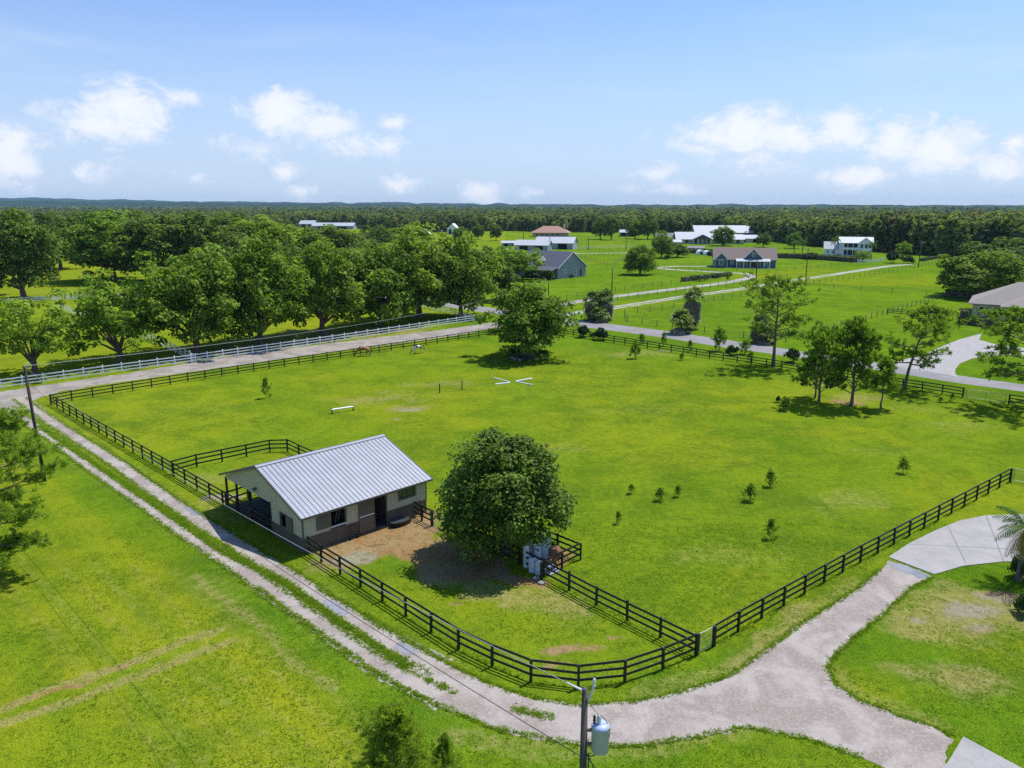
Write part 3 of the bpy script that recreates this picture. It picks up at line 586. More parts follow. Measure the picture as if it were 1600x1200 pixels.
# ---------------------------------------------------------------- the horse barn
def barn():
    A = G(470, 810, 2.9); az = R(45.5); ux = Vector((math.sin(az), math.cos(az))); wy_ = Vector((-math.cos(az), math.sin(az)))
    o = A.xy + ux * .3 + wy_ * .4
    t = thing('horse_barn', 'cream and dark brown horse barn with ribbed silver metal roof and open porch end', 'barn', (o.x, o.y, 0), math.atan2(ux.y, ux.x))
    L, D, E, Rg = 11.0, 12.5, 2.8, 5.0; my = 6.05; PY = 4.55
    # local x along the front, y away from the yard
    s = MB(); rb = MB()
    rib_roof(s, rb, -.3, 11.3, -.42, 2.86, my, Rg + .1); rib_roof(s, rb, -.3, 11.3, 12.55, 2.86, my, Rg + .1)
    rf = s.put('roof', M['metalroof'], t); rb.put('roof_rib', M['shadowed_rib'], rf)
    c = MB(); c.beam((-.32, my - .11, Rg + .115), (11.32, my - .11, Rg + .115), .30, .03, up=(0, -.32, 1)); c.beam((-.32, my + .11, Rg + .115), (11.32, my + .11, Rg + .115), .30, .03, up=(0, .32, 1)); c.put('ridge_cap', M['metalroof'], rf)
    e = MB()
    for x in (-.33, 11.33):
        e.beam((x, -.42, 2.80), (x, my, Rg + .04), .035, .16); e.beam((x, 12.55, 2.80), (x, my, Rg + .04), .035, .16)
    e.beam((-.33, -.45, 2.78), (11.33, -.45, 2.78), .035, .15); e.beam((-.33, 12.58, 2.78), (11.33, 12.58, 2.78), .035, .15); e.put('fascia', M['brown2'], rf)
    # walls with real openings: front wall (y = 0) as panels round the openings
    th = .10; cr = MB(); br = MB(); H1 = 1.1
    def panel(mb, x0, x1, z0, z1): mb.bx(x0, x1, 0, th, z0, z1)
    panel(cr, 0, 2.25, H1, E); panel(br, 0, 5.95, 0.0, H1); panel(cr, 3.5, 5.95, H1, E); panel(br, 2.25, 3.5, H1, 1.4); panel(cr, 2.25, 3.5, 2.6, E)
    panel(br, 7.15, 11, 0, H1); panel(cr, 7.15, 8.3, H1, E); panel(cr, 9.9, 11, H1, E); panel(cr, 8.3, 9.9, H1, 1.72); panel(cr, 8.3, 9.9, 2.62, E); panel(cr, 5.95, 7.15, 2.62, E)
    # gable end (x = 0)
    def gp_(mb, y0, y1, z0, z1, x=0): mb.bx(x, x + th, y0, y1, z0, z1)
    gp_(br, th, PY, 0, H1); gp_(cr, th, 2.25, H1, 2.55); gp_(cr, 3.2, PY, H1, 2.55); gp_(cr, 2.25, 3.2, 1.05 + .05, 1.15); gp_(cr, 2.25, 3.2, 2.2, 2.55)
    for x in (0, 11 - th):      # gable triangles above the opening
        vs = [(x, 0.0, 2.55), (x, 12.1, 2.55), (x, 12.1, 2.83), (x, my, Rg), (x, 0.0, 2.83)]
        cr.add(vs + [(p[0] + th, p[1], p[2]) for p in vs], [(4, 3, 2, 1, 0), (5, 6, 7, 8, 9), (0, 1, 6, 5), (1, 2, 7, 6), (2, 3, 8, 7), (3, 4, 9, 8), (4, 0, 5, 9)])
    cr.put('siding', M['cream'], t); 
    br.bx(11 - th, 11, th, PY, 0, 2.55); br.bx(th, 11 - th, PY - th, PY, 0, E); br.put('wainscot', M['brown'], t)
    # siding seams
    sms = {}
    for k in range(1, 37):
        x = k * .305
        if x < 2.2 or 3.55 < x < 4.6 or 7.3 < x < 8.2 or x > 9.98: sms.setdefault(int(x > 2.3) + int(x > 5) + int(x > 9), MB()).bx(x - .012, x + .012, -.012, 0, H1 + .05, 2.78)
    for k in range(1, 38):
        y = k * .32; top = 2.85 + (Rg - 2.9) * (1 - abs(y - my) / my) - .05
        z0 = H1 + .05 if (y < 2.2 or 3.25 < y < PY) else 2.56
        if 2.2 <= y <= 3.25: z0 = 2.3
        if y < 11.9 and not 2.2 <= y <= 3.25: sms.setdefault(10 + int(y > 2.2) + int(y > 3.25) + int(y > PY), MB()).bx(-.012, 0, y - .012, y + .012, z0, top)
    for q_ in sms.values(): q_.put('siding_pattern', M['cream'], t)
    tr = MB(); tr.bx(-.02, .12, -.02, .12, 0, 0); tr = MB()
    tr.bx(-.03, .07, -.03, -.005, H1, 2.8); tr.bx(-.03, -.005, -.005, .07, H1, 2.8); tr.bx(10.95, 11.03, -.03, -.005, H1, 2.8); tr.bx(-.035, 5.95, -.035, -.003, H1 - .02, H1 + .04); tr.bx(7.15, 11.03, -.035, -.003, H1 - .02, H1 + .04)
    tr.bx(-.035, -.003, -.003, PY, H1 - .02, H1 + .04); tr.put('corner_trim', M['brown2'], t)
    # sliding shutter and open window on the left of the front
    MB().bx(1.08, 2.22, -.09, -.045, 1.42, 2.66).put('sliding_shutter', M['brown2'], t)
    wn_ = MB().bx(2.18, 2.27, -.06, .02, 1.4, 2.64).bx(3.48, 3.56, -.06, .02, 1.4, 2.64).bx(2.18, 3.56, -.06, .02, 2.6, 2.68).put('window', M['brown2'], t)
    MB().bx(2.2, 3.54, -.12, .02, 1.34, 1.40).put('sill', M['white'], wn_)
    MB().beam((2.75, .25, 1.45), (3.0, .3, 2.4), .04, .04).beam((2.95, .25, 1.45), (3.2, .3, 2.3), .04, .04).put('bar', M['steel'], wn_)
    # pull-open door and dark doorway
    dr = MB().bx(4.66, 5.93, -.08, -.038, .08, 2.6).put('door', M['brown2'], t)
    MB().bx(4.66, 5.93, -.10, -.081, 1.36, 1.43).put('rail', M['white'], dr)
    MB().bx(4.60, 4.655, -.10, -.04, .05, 2.62).bx(5.94, 6.0, -.10, .0, .0, 2.62).bx(7.10, 7.16, -.06, .0, 0, 2.62).bx(4.6, 7.2, -.11, -.04, 2.62, 2.70).put('door_frame', M['brown2'], t)
    w2 = MB().bx(8.24, 8.42, -.05, .01, 1.68, 2.68).bx(9.8, 9.96, -.05, .01, 1.68, 2.68).bx(8.42, 9.8, -.05, .01, 2.56, 2.68).bx(8.42, 9.8, -.05, .01, 1.68, 1.82).put('window', M['brown2'], t)
    MB().bx(8.42, 9.1, .03, .05, 1.82, 2.56).bx(9.14, 9.8, .03, .05, 1.82, 2.56).put('pane', M['glass'], w2)
    w3 = MB().bx(-.05, .01, 3.14, 3.24, 1.1, 2.3).bx(-.05, .01, 2.2, 2.30, 1.1, 2.3).bx(-.05, .01, 2.3, 3.14, 2.2, 2.3).bx(-.05, .01, 2.3, 3.14, 1.06, 1.15).put('window', M['brown2'], t)
    MB().bx(-.11, -.055, 1.34, 2.19, 1.2, 2.24).put('sliding_shutter', M['brown2'], t)
    # interior: stall floor, partitions, dark back
    MB().bx(.1, 10.9, .1, 12.1, 0.005, .05).put('floor', M['matfloor'], t)
    dk = MB().bx(3.9, 3.98, .15, PY - .1, .05, 2.5).bx(7.4, 7.48, .15, PY - .1, .05, 2.5); dk.bx(.1, 10.9, .12, 12.1, 2.56, 2.60); dk.put('stall_partition', M['brown'], t)
    MB().bx(4.0, 11, 11.9, 12.0, 0.05, 2.55).bx(3.9, 4.0, 8.3, 12.0, .05, 2.55).bx(10.9, 11, PY, 11.9, 0.05, 2.55).put('back_wall', M['brown'], t)
    # porch posts and kick boards
    for x, y in [(.05, 12.15), (.05, 10.3), (.05, 8.2), (.05, PY + .06), (2.0, 12.15), (3.9, 12.15)]: MB().bx(x - .07, x + .07, y - .07, y + .07, 0, 2.62).put('porch_post', M['darkpole'], t)
    k = MB(); k.bx(-.02, .02, PY + .2, 8.2, .25, .40).bx(-.02, .02, PY + .2, 8.2, .65, .80).bx(-.02, .02, PY + .2, 8.2, 1.05, 1.2); k.put('porch_rail', M['black'], t)
    # twin flood light
    fl = MB().box((-.05, 6.75, 3.1), (.06, .16, .16)).put('flood_light', M['dark'], t)
    MB().beam((-.08, 6.68, 3.1), (-.25, 6.60, 3.02), .13, .11).beam((-.08, 6.82, 3.1), (-.25, 6.92, 3.02), .13, .11).put('lamp_head', M['brown2'], fl)
    return t, o, ux, wy_
barn_t, BO, BU, BW = barn()
def bl(x, y, z=0): p = BO + BU * x + BW * y; return Vector((p.x, p.y, z))
brz = math.atan2(BU.y, BU.x)
# things by the barn
t = thing('feed_rack', 'black wheeled rack leaning on the brown wainscot left of the barn door', 'rack', bl(3.95, -.28), brz)
MB().tube([(-.25, 0, .1), (-.25, .1, 1.0)], .025, 6).tube([(.25, 0, .1), (.25, .1, 1.0)], .025, 6).tube([(-.25, .1, 1.0), (.25, .1, 1.0)], .025, 6).tube([(-.25, .05, .55), (.25, .05, .55)], .02, 6).put('frame', M['black'], t)
for s_ in (-1, 1): MB().tube([(s_ * .3 - .03, 0, .13), (s_ * .3 + .03, 0, .13)], .13, 12).put('wheel', M['dark'], t)
t = thing('water_trough', 'oval black rubber water trough on the dirt by the barn wall', 'trough', bl(8.0, -.62), brz)
m_ = MB(); n = 20; prof = [(.95, .0), (1.0, .38), (1.06, .40), (1.0, .41), (.93, .12)]; vs = []; fs = []
for r_, z_ in prof: vs += [(.95 * r_ * math.cos(2 * math.pi * k / n), .42 * r_ * math.sin(2 * math.pi * k / n), z_) for k in range(n)]
for i in range(4): fs += [(i * n + k, i * n + (k + 1) % n, (i + 1) * n + (k + 1) % n, (i + 1) * n + k) for k in range(n)]
m_.add(vs, fs + [tuple(range(n))[::-1]]); m_.put('tub', M['black'], t, True)
M['water'] = paint('trough_water', (.05, .07, .07), .05, .05, 1, spec=.8)
MB().add([], []) if 0 else None
wm = MB(); wm.add([(.88 * math.cos(2 * math.pi * k / n), .39 * math.sin(2 * math.pi * k / n), .30) for k in range(n)], [tuple(range(n))]); wm.put('water_surface', M['water'], t)
t = thing('yard_hydrant', 'small brown post and spigot by the right corner of the barn', 'hydrant', bl(10.35, -.35), brz)
MB().tube([(0, 0, 0), (0, 0, 1.1)], .05, 8).put('pipe', M['rust'], t); MB().tube([(-.1, 0, 1.13), (.1, 0, 1.13)], .025, 6).put('handle', M['rust'], t)

# tanks in the pen
def tank(px, py, r, h, mat, label, dome=.15, valve=True, extra=None, cat='tank'):
    t = thing('water_tank', label, cat, G(px, py), group='tanks in the pen')
    MB().lathe((0, 0, 0), [(r * .96, 0), (r, .06), (r, h - dome), (r * .93, h - dome * .5), (r * .7, h - dome * .12), (r * .2, h)], 18).put('shell', M[mat], t, True)
    MB().lathe((0, 0, 0), [(r * 1.012, h * .82), (r * 1.02, h * .83), (r * 1.02, h * .85), (r * 1.012, h * .86)], 18).put('band', M['greysteel'] if mat != 'bluetank' else M['darkcable'], t)
    if valve: MB().tube([(0, 0, h - .02), (0, 0, h + .14)], .06, 8).tube([(0, 0, h + .1), (r * .9, 0, h + .1), (r * 1.1, 0, h - .2)], .025, 6).put('valve', M['darkcable'], t)
    return t
tank(822, 886, .20, 1.65, 'whitetank', 'tall white cylinder tank leftmost in the pen, near the fence')
tank(829, 876, .15, 1.65, 'whitetank', 'thin tall white filter cylinder behind the leftmost tank')
tank(839, 880, .28, 1.45, 'whitetank', 'cream white tank behind the two short white drums')
tank(832, 893, .27, 1.05, 'whitetank', 'short white drum by the fence, left of the pair')
tank(842, 897, .26, 1.05, 'whitetank', 'short white drum by the fence, right of the pair')
tank(851, 877, .40, 1.95, 'bluetank', 'large blue grey pressure tank standing in the pen', dome=.25)
t = thing('pressure_tank', 'round rusty red pressure tank in the corner of the pen', 'tank', G(867, 880), group='tanks in the pen')
MB().lathe((0, 0, .32), [(.12, .0), (.36, .12), (.42, .35), (.42, .62), (.34, .86), (.12, .98)], 18).put('shell', M['rust'], t, True)
for a in (0, 2.1, 4.2): MB().beam((.25 * math.cos(a), .25 * math.sin(a), 0), (.25 * math.cos(a), .25 * math.sin(a), .46), .05, .05).put('leg', M['rust'], t)
MB().tube([(0, 0, 1.28), (0, 0, 1.42)], .05, 8).put('valve', M['steel'], t)
t = thing('pump_box', 'low grey pump housing on a pale pad beside the rusty tank', 'pump', G(860, 893), R(45))
MB().box((0, 0, .02 + .03), (1.2, .9, .1)).put('pad', M['concrete'], t); MB().box((0, 0, .28), (.55, .4, .36), taper=.85).put('housing', M['greysteel'], t); MB().tube([(.3, 0, .2), (.55, 0, .2), (.55, .3, .2)], .03, 6).put('pipe', M['darkcable'], t)
for k, (px, py) in enumerate([(846, 912), (838, 905)]):
    MB().blob((0, 0, .07), (.28, .2, .12), 40 + k).put('flat_stone', M['rock'], None)
    o_ = bpy.context.scene.collection.objects[-1]; o_.location = G(px, py); tag(o_, ['pale flat stone lying outside the pen corner post', 'pale flat stone beside the short white drums'][k], 'stone')

# jumps, poles and posts in the paddock
A, B = G(519, 646), G(552, 641); t = thing('practice_jump', 'low white practice jump pole on two short black stands', 'jump', A, math.atan2(B.y - A.y, B.x - A.x)); L = (B - A).length
for x in (0, L): MB().bx(x - .06, x + .06, -.25, .25, 0, .08).bx(x - .05, x + .05, -.05, .05, .08, .62).put('stand', M['black'], t)
MB().tube([(-.05, 0, .46), (L + .05, 0, .46)], .10, 10).put('pole', M['whitefence'], t)
for k, (a, b, lb) in enumerate([((772, 591), (797, 598), 'upper pole of the left pair'), ((774, 601), (797, 598.5), 'lower pole of the left pair'), ((806, 596), (831, 592), 'upper pole of the right pair'), ((807, 597.5), (832, 602), 'lower pole of the right pair')]):
    A, B = G(*a), G(*b); o_ = MB().tube([(0, 0, .07), (B.x - A.x, B.y - A.y, .07)], .085, 8).put('ground_pole', M['whitefence'], None, loc=A); tag(o_, 'white pole lying on the pasture, ' + lb, 'pole', 'white ground poles')
for px, py, lb in [(687, 614, 'left of the pair'), (722, 609, 'right of the pair')]:
    o_ = MB().tube([(0, 0, 0), (0, 0, 1.25)], [.08, .07], 8).put('wooden_post', M['darkpole'], None, loc=G(px, py)); tag(o_, 'lone dark post standing in the pasture, ' + lb, 'post', 'lone pasture posts')

# ---------------------------------------------------------------- skinned animals
def skin_mesh(name, pts, edges, mat, lv=2):
    me = bpy.data.meshes.new(name); me.from_pydata([p[:3] for p in pts], edges, []); o = bpy.data.objects.new(name, me); C.objects.link(o)
    md = o.modifiers.new('s', 'SKIN'); md.use_smooth_shade = True; sv = me.skin_vertices[0].data
    for i, p in enumerate(pts): sv[i].radius = (p[3], p[4] if len(p) > 4 else p[3]); sv[i].use_root = (i == 0)
    s2 = o.modifiers.new('d', 'SUBSURF'); s2.levels = lv; s2.render_levels = lv
    dg = bpy.context.evaluated_depsgraph_get(); r = bpy.data.meshes.new_from_object(o.evaluated_get(dg)); r.name = name
    bpy.data.objects.remove(o); r.materials.clear(); r.materials.append(mat)
    r.polygons.foreach_set('use_smooth', [True] * len(r.polygons)); return r
def horse(px, py, rz, mat, label, legs=None, s=1.0):
    t = thing('horse', label, 'horse', G(px, py), rz, 'grazing horses', (s, s, s))
    # x forward: hips at x=-.62, chest at .62; grazing: head down at the ground
    P_ = [(-.55, 0, 1.22, .30, .30), (-.15, 0, 1.14, .33, .31), (.30, 0, 1.16, .32, .30), (.60, 0, 1.18, .25, .24), (.88, 0, 1.02, .16, .19), (1.12, 0, .74, .12, .15), (1.27, 0, .50, .10, .13), (1.38, 0, .28, .085, .10), (1.44, 0, .10, .065, .07)]
    E_ = [(i, i + 1) for i in range(8)]
    def leg(root, ch):
        b = root
        for c in ch: P_.append(c); E_.append((b, len(P_) - 1)); b = len(P_) - 1
    for sy, st in ((1, 0), (-1, .10)):
        leg(3, [(.56, sy * .15, .88, .11), (.58 + st, sy * .16, .50, .062), (.57 + st, sy * .16, .26, .045), (.60 + st, sy * .16, .10, .05), (.63 + st, sy * .16, .025, .06)])
        leg(0, [(-.62, sy * .16, .92, .15), (-.55 - st, sy * .17, .68, .09), (-.74 - st, sy * .17, .45, .062), (-.70 - st, sy * .17, .22, .045), (-.66 - st, sy * .17, .10, .05), (-.63 - st, sy * .17, .025, .06)])
    put('body', skin_mesh('body', P_, E_, M[mat]), t)
    mn = MB()
    for k in range(10):
        u = k / 9; x = .62 + u * .60; z = 1.42 - u * .66
        mn.blob((x, .05, z - .05), (.07, .05, .13), k, 4, 6)
    mn.put('mane', M['mane'], t, True)
    put('tail', skin_mesh('tail', [(-.82, 0, 1.30, .045), (-.93, 0, 1.12, .06), (-.97, 0, .85, .075), (-.96, 0, .55, .06), (-.94, 0, .38, .02)], [(0, 1), (1, 2), (2, 3), (3, 4)], M['mane'], 1), t)
    for sy in (1, -1): MB().blob((1.14, sy * .09, .86), (.035, .025, .085), 5, 5, 6, 0).put('ear', M[mat], t, True)
    return t
horse(570, 556, R(190), 'chestnut', 'chestnut brown horse grazing beside the black board fence', s=1.12)
horse(654, 552, R(205), 'pinto', 'brown and white pinto horse grazing with its head down', s=1.0)

# ---------------------------------------------------------------- poles and wires
def wire(pts_a, pts_b, sag, label, r=.011, mat='cable', n=24):
    a, b = Vector(pts_a), Vector(pts_b); path = []
    for k in range(n + 1):
        u = k / n; p = a.lerp(b, u); path.append((p.x, p.y, p.z - sag * 4 * u * (1 - u)))
    o_ = MB().tube(path, r, 5, False).put('overhead_wire', M[mat]); return tag(o_, label, 'wire', 'overhead wires')
def pole(px, py, top_py, label, r=.14, mat='polewood', lean=(0, 0), arm=False, lamp=False, h=None):
    b = G(px, py); h = h or height_at(b.x, b.y, top_py); t = thing('utility_pole', label, 'pole', b, group='utility poles')
    MB().tube([(0, 0, 0), (lean[0] * .5, lean[1] * .5, h / 2), (lean[0], lean[1], h)], [r, r * .88, r * .75], 10).put('shaft', M[mat], t, True)
    if arm: MB().beam((-.9, 0, h - .4), (.9, 0, h - .4), .1, .12).put('cross_arm', M[mat], t)
    if lamp: MB().tube([(0, 0, h - .8), (1.0, 0, h - .3)], .04, 6).box((1.25, 0, h - .3), (.6, .25, .16)).put('lamp', M['greysteel'], t)
    MB().tube([(0, 0, h), (0, 0, h + .28)], [.06, .09], 6).put('insulator', M['whitetank'], t)
    return t, Vector((b.x + lean[0], b.y + lean[1], h))
# near pole with transformer: bottom is below the frame
zc = 21.5; d_ = Vector((112 / FPX * 0 + (913 - 800) / FPX * zc, 0, 0))
yy = zc * math.cos(PITCH) - zc * (1076 - 600) / FPX * math.sin(PITCH); zz = CAM_H - zc * math.sin(PITCH) - zc * (1076 - 600) / FPX * math.cos(PITCH)
NP = Vector((zc * (914 - 800) / FPX, yy, 0)); NH = zz
t = thing('transformer_pole', 'near wooden power pole carrying a grey transformer can, at the bottom edge', 'pole', NP, group='utility poles')
MB().tube([(0, 0, 0), (0, 0, NH * .5), (0, 0, NH)], [.17, .13, .085], 14).put('shaft', M['polewood'], t, True)
tx, ty, tz = .46, -.02, NH - 1.55
tf = MB().lathe((tx, ty, tz), [(.22, -.42), (.245, -.40), (.25, .33), (.262, .34), (.262, .38), (.22, .44), (.08, .47)], 22).put('transformer', M['greysteel'], t, True)
MB().lathe((tx - .05, ty, tz + .44), [(.07, 0), (.05, .05), (.075, .09), (.045, .13), (.07, .17), (.04, .22), (.05, .27), (.02, .30)], 12).put('bushing', M['whitetank'], tf, True)
MB().lathe((tx - .18, ty - .05, tz + .50), [(.045, 0), (.03, .05), (.05, .10), (.03, .15), (.045, .20), (.02, .26)], 10).put('arrester', M['darkcable'], tf, True)
MB().beam((.05, ty, tz + .25), (tx - .2, ty, tz + .25), .06, .08).beam((.05, ty, tz - .2), (tx - .2, ty, tz - .2), .06, .08).put('bracket', M['brown2'], t)
MB().tube([(.08, 0, NH - .42), (.15, -.02, NH - .22), (.20, -.03, NH - .10), (.24, -.03, NH + .10)], [.03, .04, .03, .03], 8).lathe((.25, -.03, NH + .1), [(.05, 0), (.03, .08), (.055, .14), (.04, .22), (.01, .26)], 10).put('cutout', M['whitetank'], t)
cb = MB()
def arc(p, q, sg): return [tuple(Vector(p).lerp(Vector(q), k / 10) - Vector((0, 0, sg * 4 * (k / 10) * (1 - k / 10)))) for k in range(11)]
cb.tube(arc((.12, 0, NH - .40), (tx - .05, ty, tz + .74), .05), .008, 5, False); cb.tube(arc((tx - .05, ty, tz + .74), (tx + .28, ty, tz + .25), -.1), .010, 5, False)
cb.tube(arc((tx + .26, ty, tz + .25), (.1, ty - .05, tz - .55), .30), .016, 5, False); cb.tube(arc((tx + .28, ty, tz + .18), (tx + .1, -.1, tz - .50), .1), .013, 5, False); cb.tube([(.1, -.1, NH * .1), (.14, -.1, tz - .45)], .02, 5); cb.put('jumper_cable', M['darkcable'], t)
st_ = MB().tube([(-.06, 0, NH - .06), (-.50, .23, NH + .04)], [.035, .022], 8); st_.put('strain_insulator', M['whitetank'], t)
TOP = NP + Vector((-.50, .23, NH + .04))
t1, P1 = pole(70, 752, 572, 'tall dark utility pole rising beside the drive at the left edge', r=.15, mat='darkpole', lean=(-.35, 0))
t2, P2 = pole(857, 462, 441, 'short utility pole with white insulator beside the navy house lane', r=.15)
pole(956, 455, 419, 'bare pole standing behind the left cabbage palm', r=.17)
pole(1258, 447, 388, 'dark lean pole beside the pale lane, left of the white two-storey house', r=.16, mat='darkpole')
pole(1435, 418, 377, 'tall lamp pole at the far end of the pale lane', r=.17, lamp=True)
pole(1181, 438, 399, 'dark pole in front of the navy house porch', r=.18, mat='darkpole')
pole(919, 391, 370, 'pole in the far field right of the white roofed barns', r=.2)
pole(859, 391, 369, 'pole beside the grey end wall of the white roofed barn', r=.2)
pole(978, 391, 366, 'thin pole in the far field above the round dark tree', r=.18)
pole(818, 374, 359, 'far dark pole left of the terracotta roofed house', r=.25)
wire(P1, TOP, 1.3, 'upper overhead wire from the left utility pole to the transformer pole')
wire(P1 - Vector((0, 0, 1.3)), NP + Vector((-.1, .05, NH - 2.2)), 1.0, 'lower overhead wire from the left utility pole to the transformer pole', mat='darkcable', r=.013)
wire(P1, P2, 2.0, 'overhead wire from the left utility pole past the oaks to the house lane', r=.02)
wire(TOP, bl(-20, -30, 12), .6, 'overhead wire leaving the transformer pole past the camera', r=.02) if 0 else None
wire(NP + Vector((.1, 0, NH - 2.1)), NP + Vector((3.6, -9, NH - 3.4)), .3, 'service drop running down from the transformer', r=.018, mat='darkcable')

# far mailboxes by the road
for px, py, lb in [(889, 497, 'dark mailbox on a post beside the road, left one'), (898, 500, 'stout weathered mailbox post by the road, right one')]:
    t = thing('mailbox', lb, 'mailbox', G(px, py), group='roadside mailboxes'); MB().bx(-.06, .06, -.06, .06, 0, 1.1).put('post', M['greywood'], t); MB().bx(-.15, .15, -.28, .28, 1.1, 1.32).tube([(0, -.28, 1.32), (0, .28, 1.32)], .15, 10).put('box', M['darkpole'], t)

# ---------------------------------------------------------------- houses
def gable_mesh(mb, x0, x1, y0, y1, ze, zr, axis='x', over=.4, th=.18):
    if axis == 'x':
        ym = (y0 + y1) / 2; sl = (zr - ze) / ((y1 - y0) / 2); a, b = x0 - over, x1 + over
        for s_ in (-1, 1):
            ye = y0 - over if s_ < 0 else y1 + over; z_ = ze - sl * over
            vs = [(a, ye, z_), (b, ye, z_), (b, ym, zr), (a, ym, zr)]; vs += [(x, y, z + th) for x, y, z in vs]
            mb.add(vs, [(3, 2, 1, 0), (4, 5, 6, 7), (0, 1, 5, 4), (1, 2, 6, 5), (2, 3, 7, 6), (3, 0, 4, 7)])
    else:
        xm = (x0 + x1) / 2; sl = (zr - ze) / ((x1 - x0) / 2); a, b = y0 - over, y1 + over
        for s_ in (-1, 1):
            xe = x0 - over if s_ < 0 else x1 + over; z_ = ze - sl * over
            vs = [(xe, a, z_), (xe, b, z_), (xm, b, zr), (xm, a, zr)]; vs += [(x, y, z + th) for x, y, z in vs]
            mb.add(vs, [(3, 2, 1, 0), (4, 5, 6, 7), (0, 1, 5, 4), (1, 2, 6, 5), (2, 3, 7, 6), (3, 0, 4, 7)])
def walls(mb, x0, x1, y0, y1, ze, zr=None, axis='x'):
    mb.bx(x0, x1, y0, y1, 0, ze)
    if zr:
        if axis == 'x':
            ym = (y0 + y1) / 2; vs = [(x0, y0, ze), (x0, y1, ze), (x0, ym, zr), (x1, y0, ze), (x1, y1, ze), (x1, ym, zr)]
        else:
            xm = (x0 + x1) / 2; vs = [(x0, y0, ze), (x1, y0, ze), (xm, y0, zr), (x0, y1, ze), (x1, y1, ze), (xm, y1, zr)]
        mb.add(vs, [(0, 1, 2), (5, 4, 3), (0, 3, 4, 1), (1, 4, 5, 2), (2, 5, 3, 0)])
def hip(mb, x0, x1, y0, y1, ze, zr, over=.5):
    x0 -= over; x1 += over; y0 -= over; y1 += over; d = min(x1 - x0, y1 - y0) / 2
    if x1 - x0 >= y1 - y0: r0, r1 = (x0 + d, (y0 + y1) / 2, zr), (x1 - d, (y0 + y1) / 2, zr); f = [(0, 1, 5, 4), (2, 3, 4, 5), (1, 2, 5), (3, 0, 4)]
    else: r0, r1 = ((x0 + x1) / 2, y0 + d, zr), ((x0 + x1) / 2, y1 - d, zr); f = [(0, 1, 4), (1, 2, 5, 4), (2, 3, 5), (3, 0, 4, 5)]
    mb.add([(x0, y0, ze), (x1, y0, ze), (x1, y1, ze), (x0, y1, ze), r0, r1, (x0, y0, ze - .2), (x1, y0, ze - .2), (x1, y1, ze - .2), (x0, y1, ze - .2)], f + [(0, 6, 7, 1), (1, 7, 8, 2), (2, 8, 9, 3), (3, 9, 6, 0), (6, 9, 8, 7)])
def window(t, c, w_, h_, face='y', d=-1, fm='white', shut=False, grid=True):
    """framed window centred at c on a wall whose outside faces d along the face axis"""
    f = MB(); g_ = MB(); x, y, z = c; fw = .14
    def bb(mb, u0, u1, z0, z1, dep0, dep1):
        lo, hi = sorted((d * dep0, d * dep1))
        if face == 'y': mb.bx(x + u0, x + u1, y + lo, y + hi, z + z0, z + z1)
        else: mb.bx(x + lo, x + hi, y + u0, y + u1, z + z0, z + z1)
    bb(f, -w_ / 2 - fw, -w_ / 2, -h_ / 2 - fw, h_ / 2 + fw, .003, .09); bb(f, w_ / 2, w_ / 2 + fw, -h_ / 2 - fw, h_ / 2 + fw, .003, .09)
    bb(f, -w_ / 2, w_ / 2, h_ / 2, h_ / 2 + fw, .003, .09); bb(f, -w_ / 2, w_ / 2, -h_ / 2 - fw, -h_ / 2, .003, .09)
    if grid: bb(f, -.03, .03, -h_ / 2, h_ / 2, .03, .06); bb(f, -w_ / 2, -.03, -.03, .03, .03, .06); bb(f, .03, w_ / 2, -.03, .03, .03, .06)
    wo = f.put('window', M[fm], t); bb(g_, -w_ / 2, w_ / 2, -h_ / 2, h_ / 2, .003, .025); g_.put('pane', M['glass'], wo)
    if shut:
        for s_ in (-1, 1):
            q = MB(); a = s_ * (w_ / 2 + fw + .22); bb(q, a - .18, a + .18, -h_ / 2, h_ / 2, .003, .06); q.put('shutter', M['shutter'], wo)
    return wo
def face_rz(a, b):
    """rotation so local +x runs from ground pixel a to ground pixel b"""
    A, B = G(*a), G(*b); return A, math.atan2(B.y - A.y, B.x - A.x), (B - A).length

# sage house: gable wall faces us, its dormered roof slope runs away to the left
A, rz, L = face_rz((871, 436), (915, 431.5))
t = thing('farmhouse', 'sage green farmhouse with dark slate roof, dormer and gable wall facing the camera', 'house', A, rz)
Lw = 13.0; s_ = L / Lw; 
# local: x along gable wall (0..L), y away (depth 20)
ze, zr = 3.6, 8.6
wl = MB(); walls(wl, 0, L, 0, 19, ze, zr, 'y'); wl.put('wall', M['teal'], t)
rf = MB(); gable_mesh(rf, 0, L, 0, 19, ze, zr, 'y', .5); rf_o = rf.put('roof', M['slate'], t)
tr = MB(); tr.beam((-.45, -.53, ze - .25), (L / 2, -.53, zr + .08), .05, .25); tr.beam((L + .45, -.53, ze - .25), (L / 2, -.53, zr + .08), .05, .25); tr.put('rake_trim', M['white'], rf_o)
window(t, (L * .42, 0, 6.4), .9, 1.4); window(t, (L * .27, 0, 2.3), .9, 1.2); window(t, (L * .62, 0, 1.9), 1.0, 2.2)
MB().bx(L * .80, L * .80 + .35, -.35, -.003, .6, 2.6).put('meter_box', M['darkpole'], t)
d = MB(); walls(d, -.2, 3.0, 8.2, 10.6, 4.0, None); dm = d.put('dormer', M['teal'], t); q = MB(); gable_mesh(q, -.6, 3.2, 8.0, 10.8, 5.6, 6.9, 'x', .25); 
for ob_ in [q.put('dormer_roof', M['slate'], dm)]: pass
d2 = MB(); walls(d2, -.2, 3.0, 8.2, 10.6, 5.6, 6.8, 'x'); d2.put('dormer_wall', M['teal'], dm); window(t, (-.2, 9.4, 5.0), .8, 1.2, 'x')
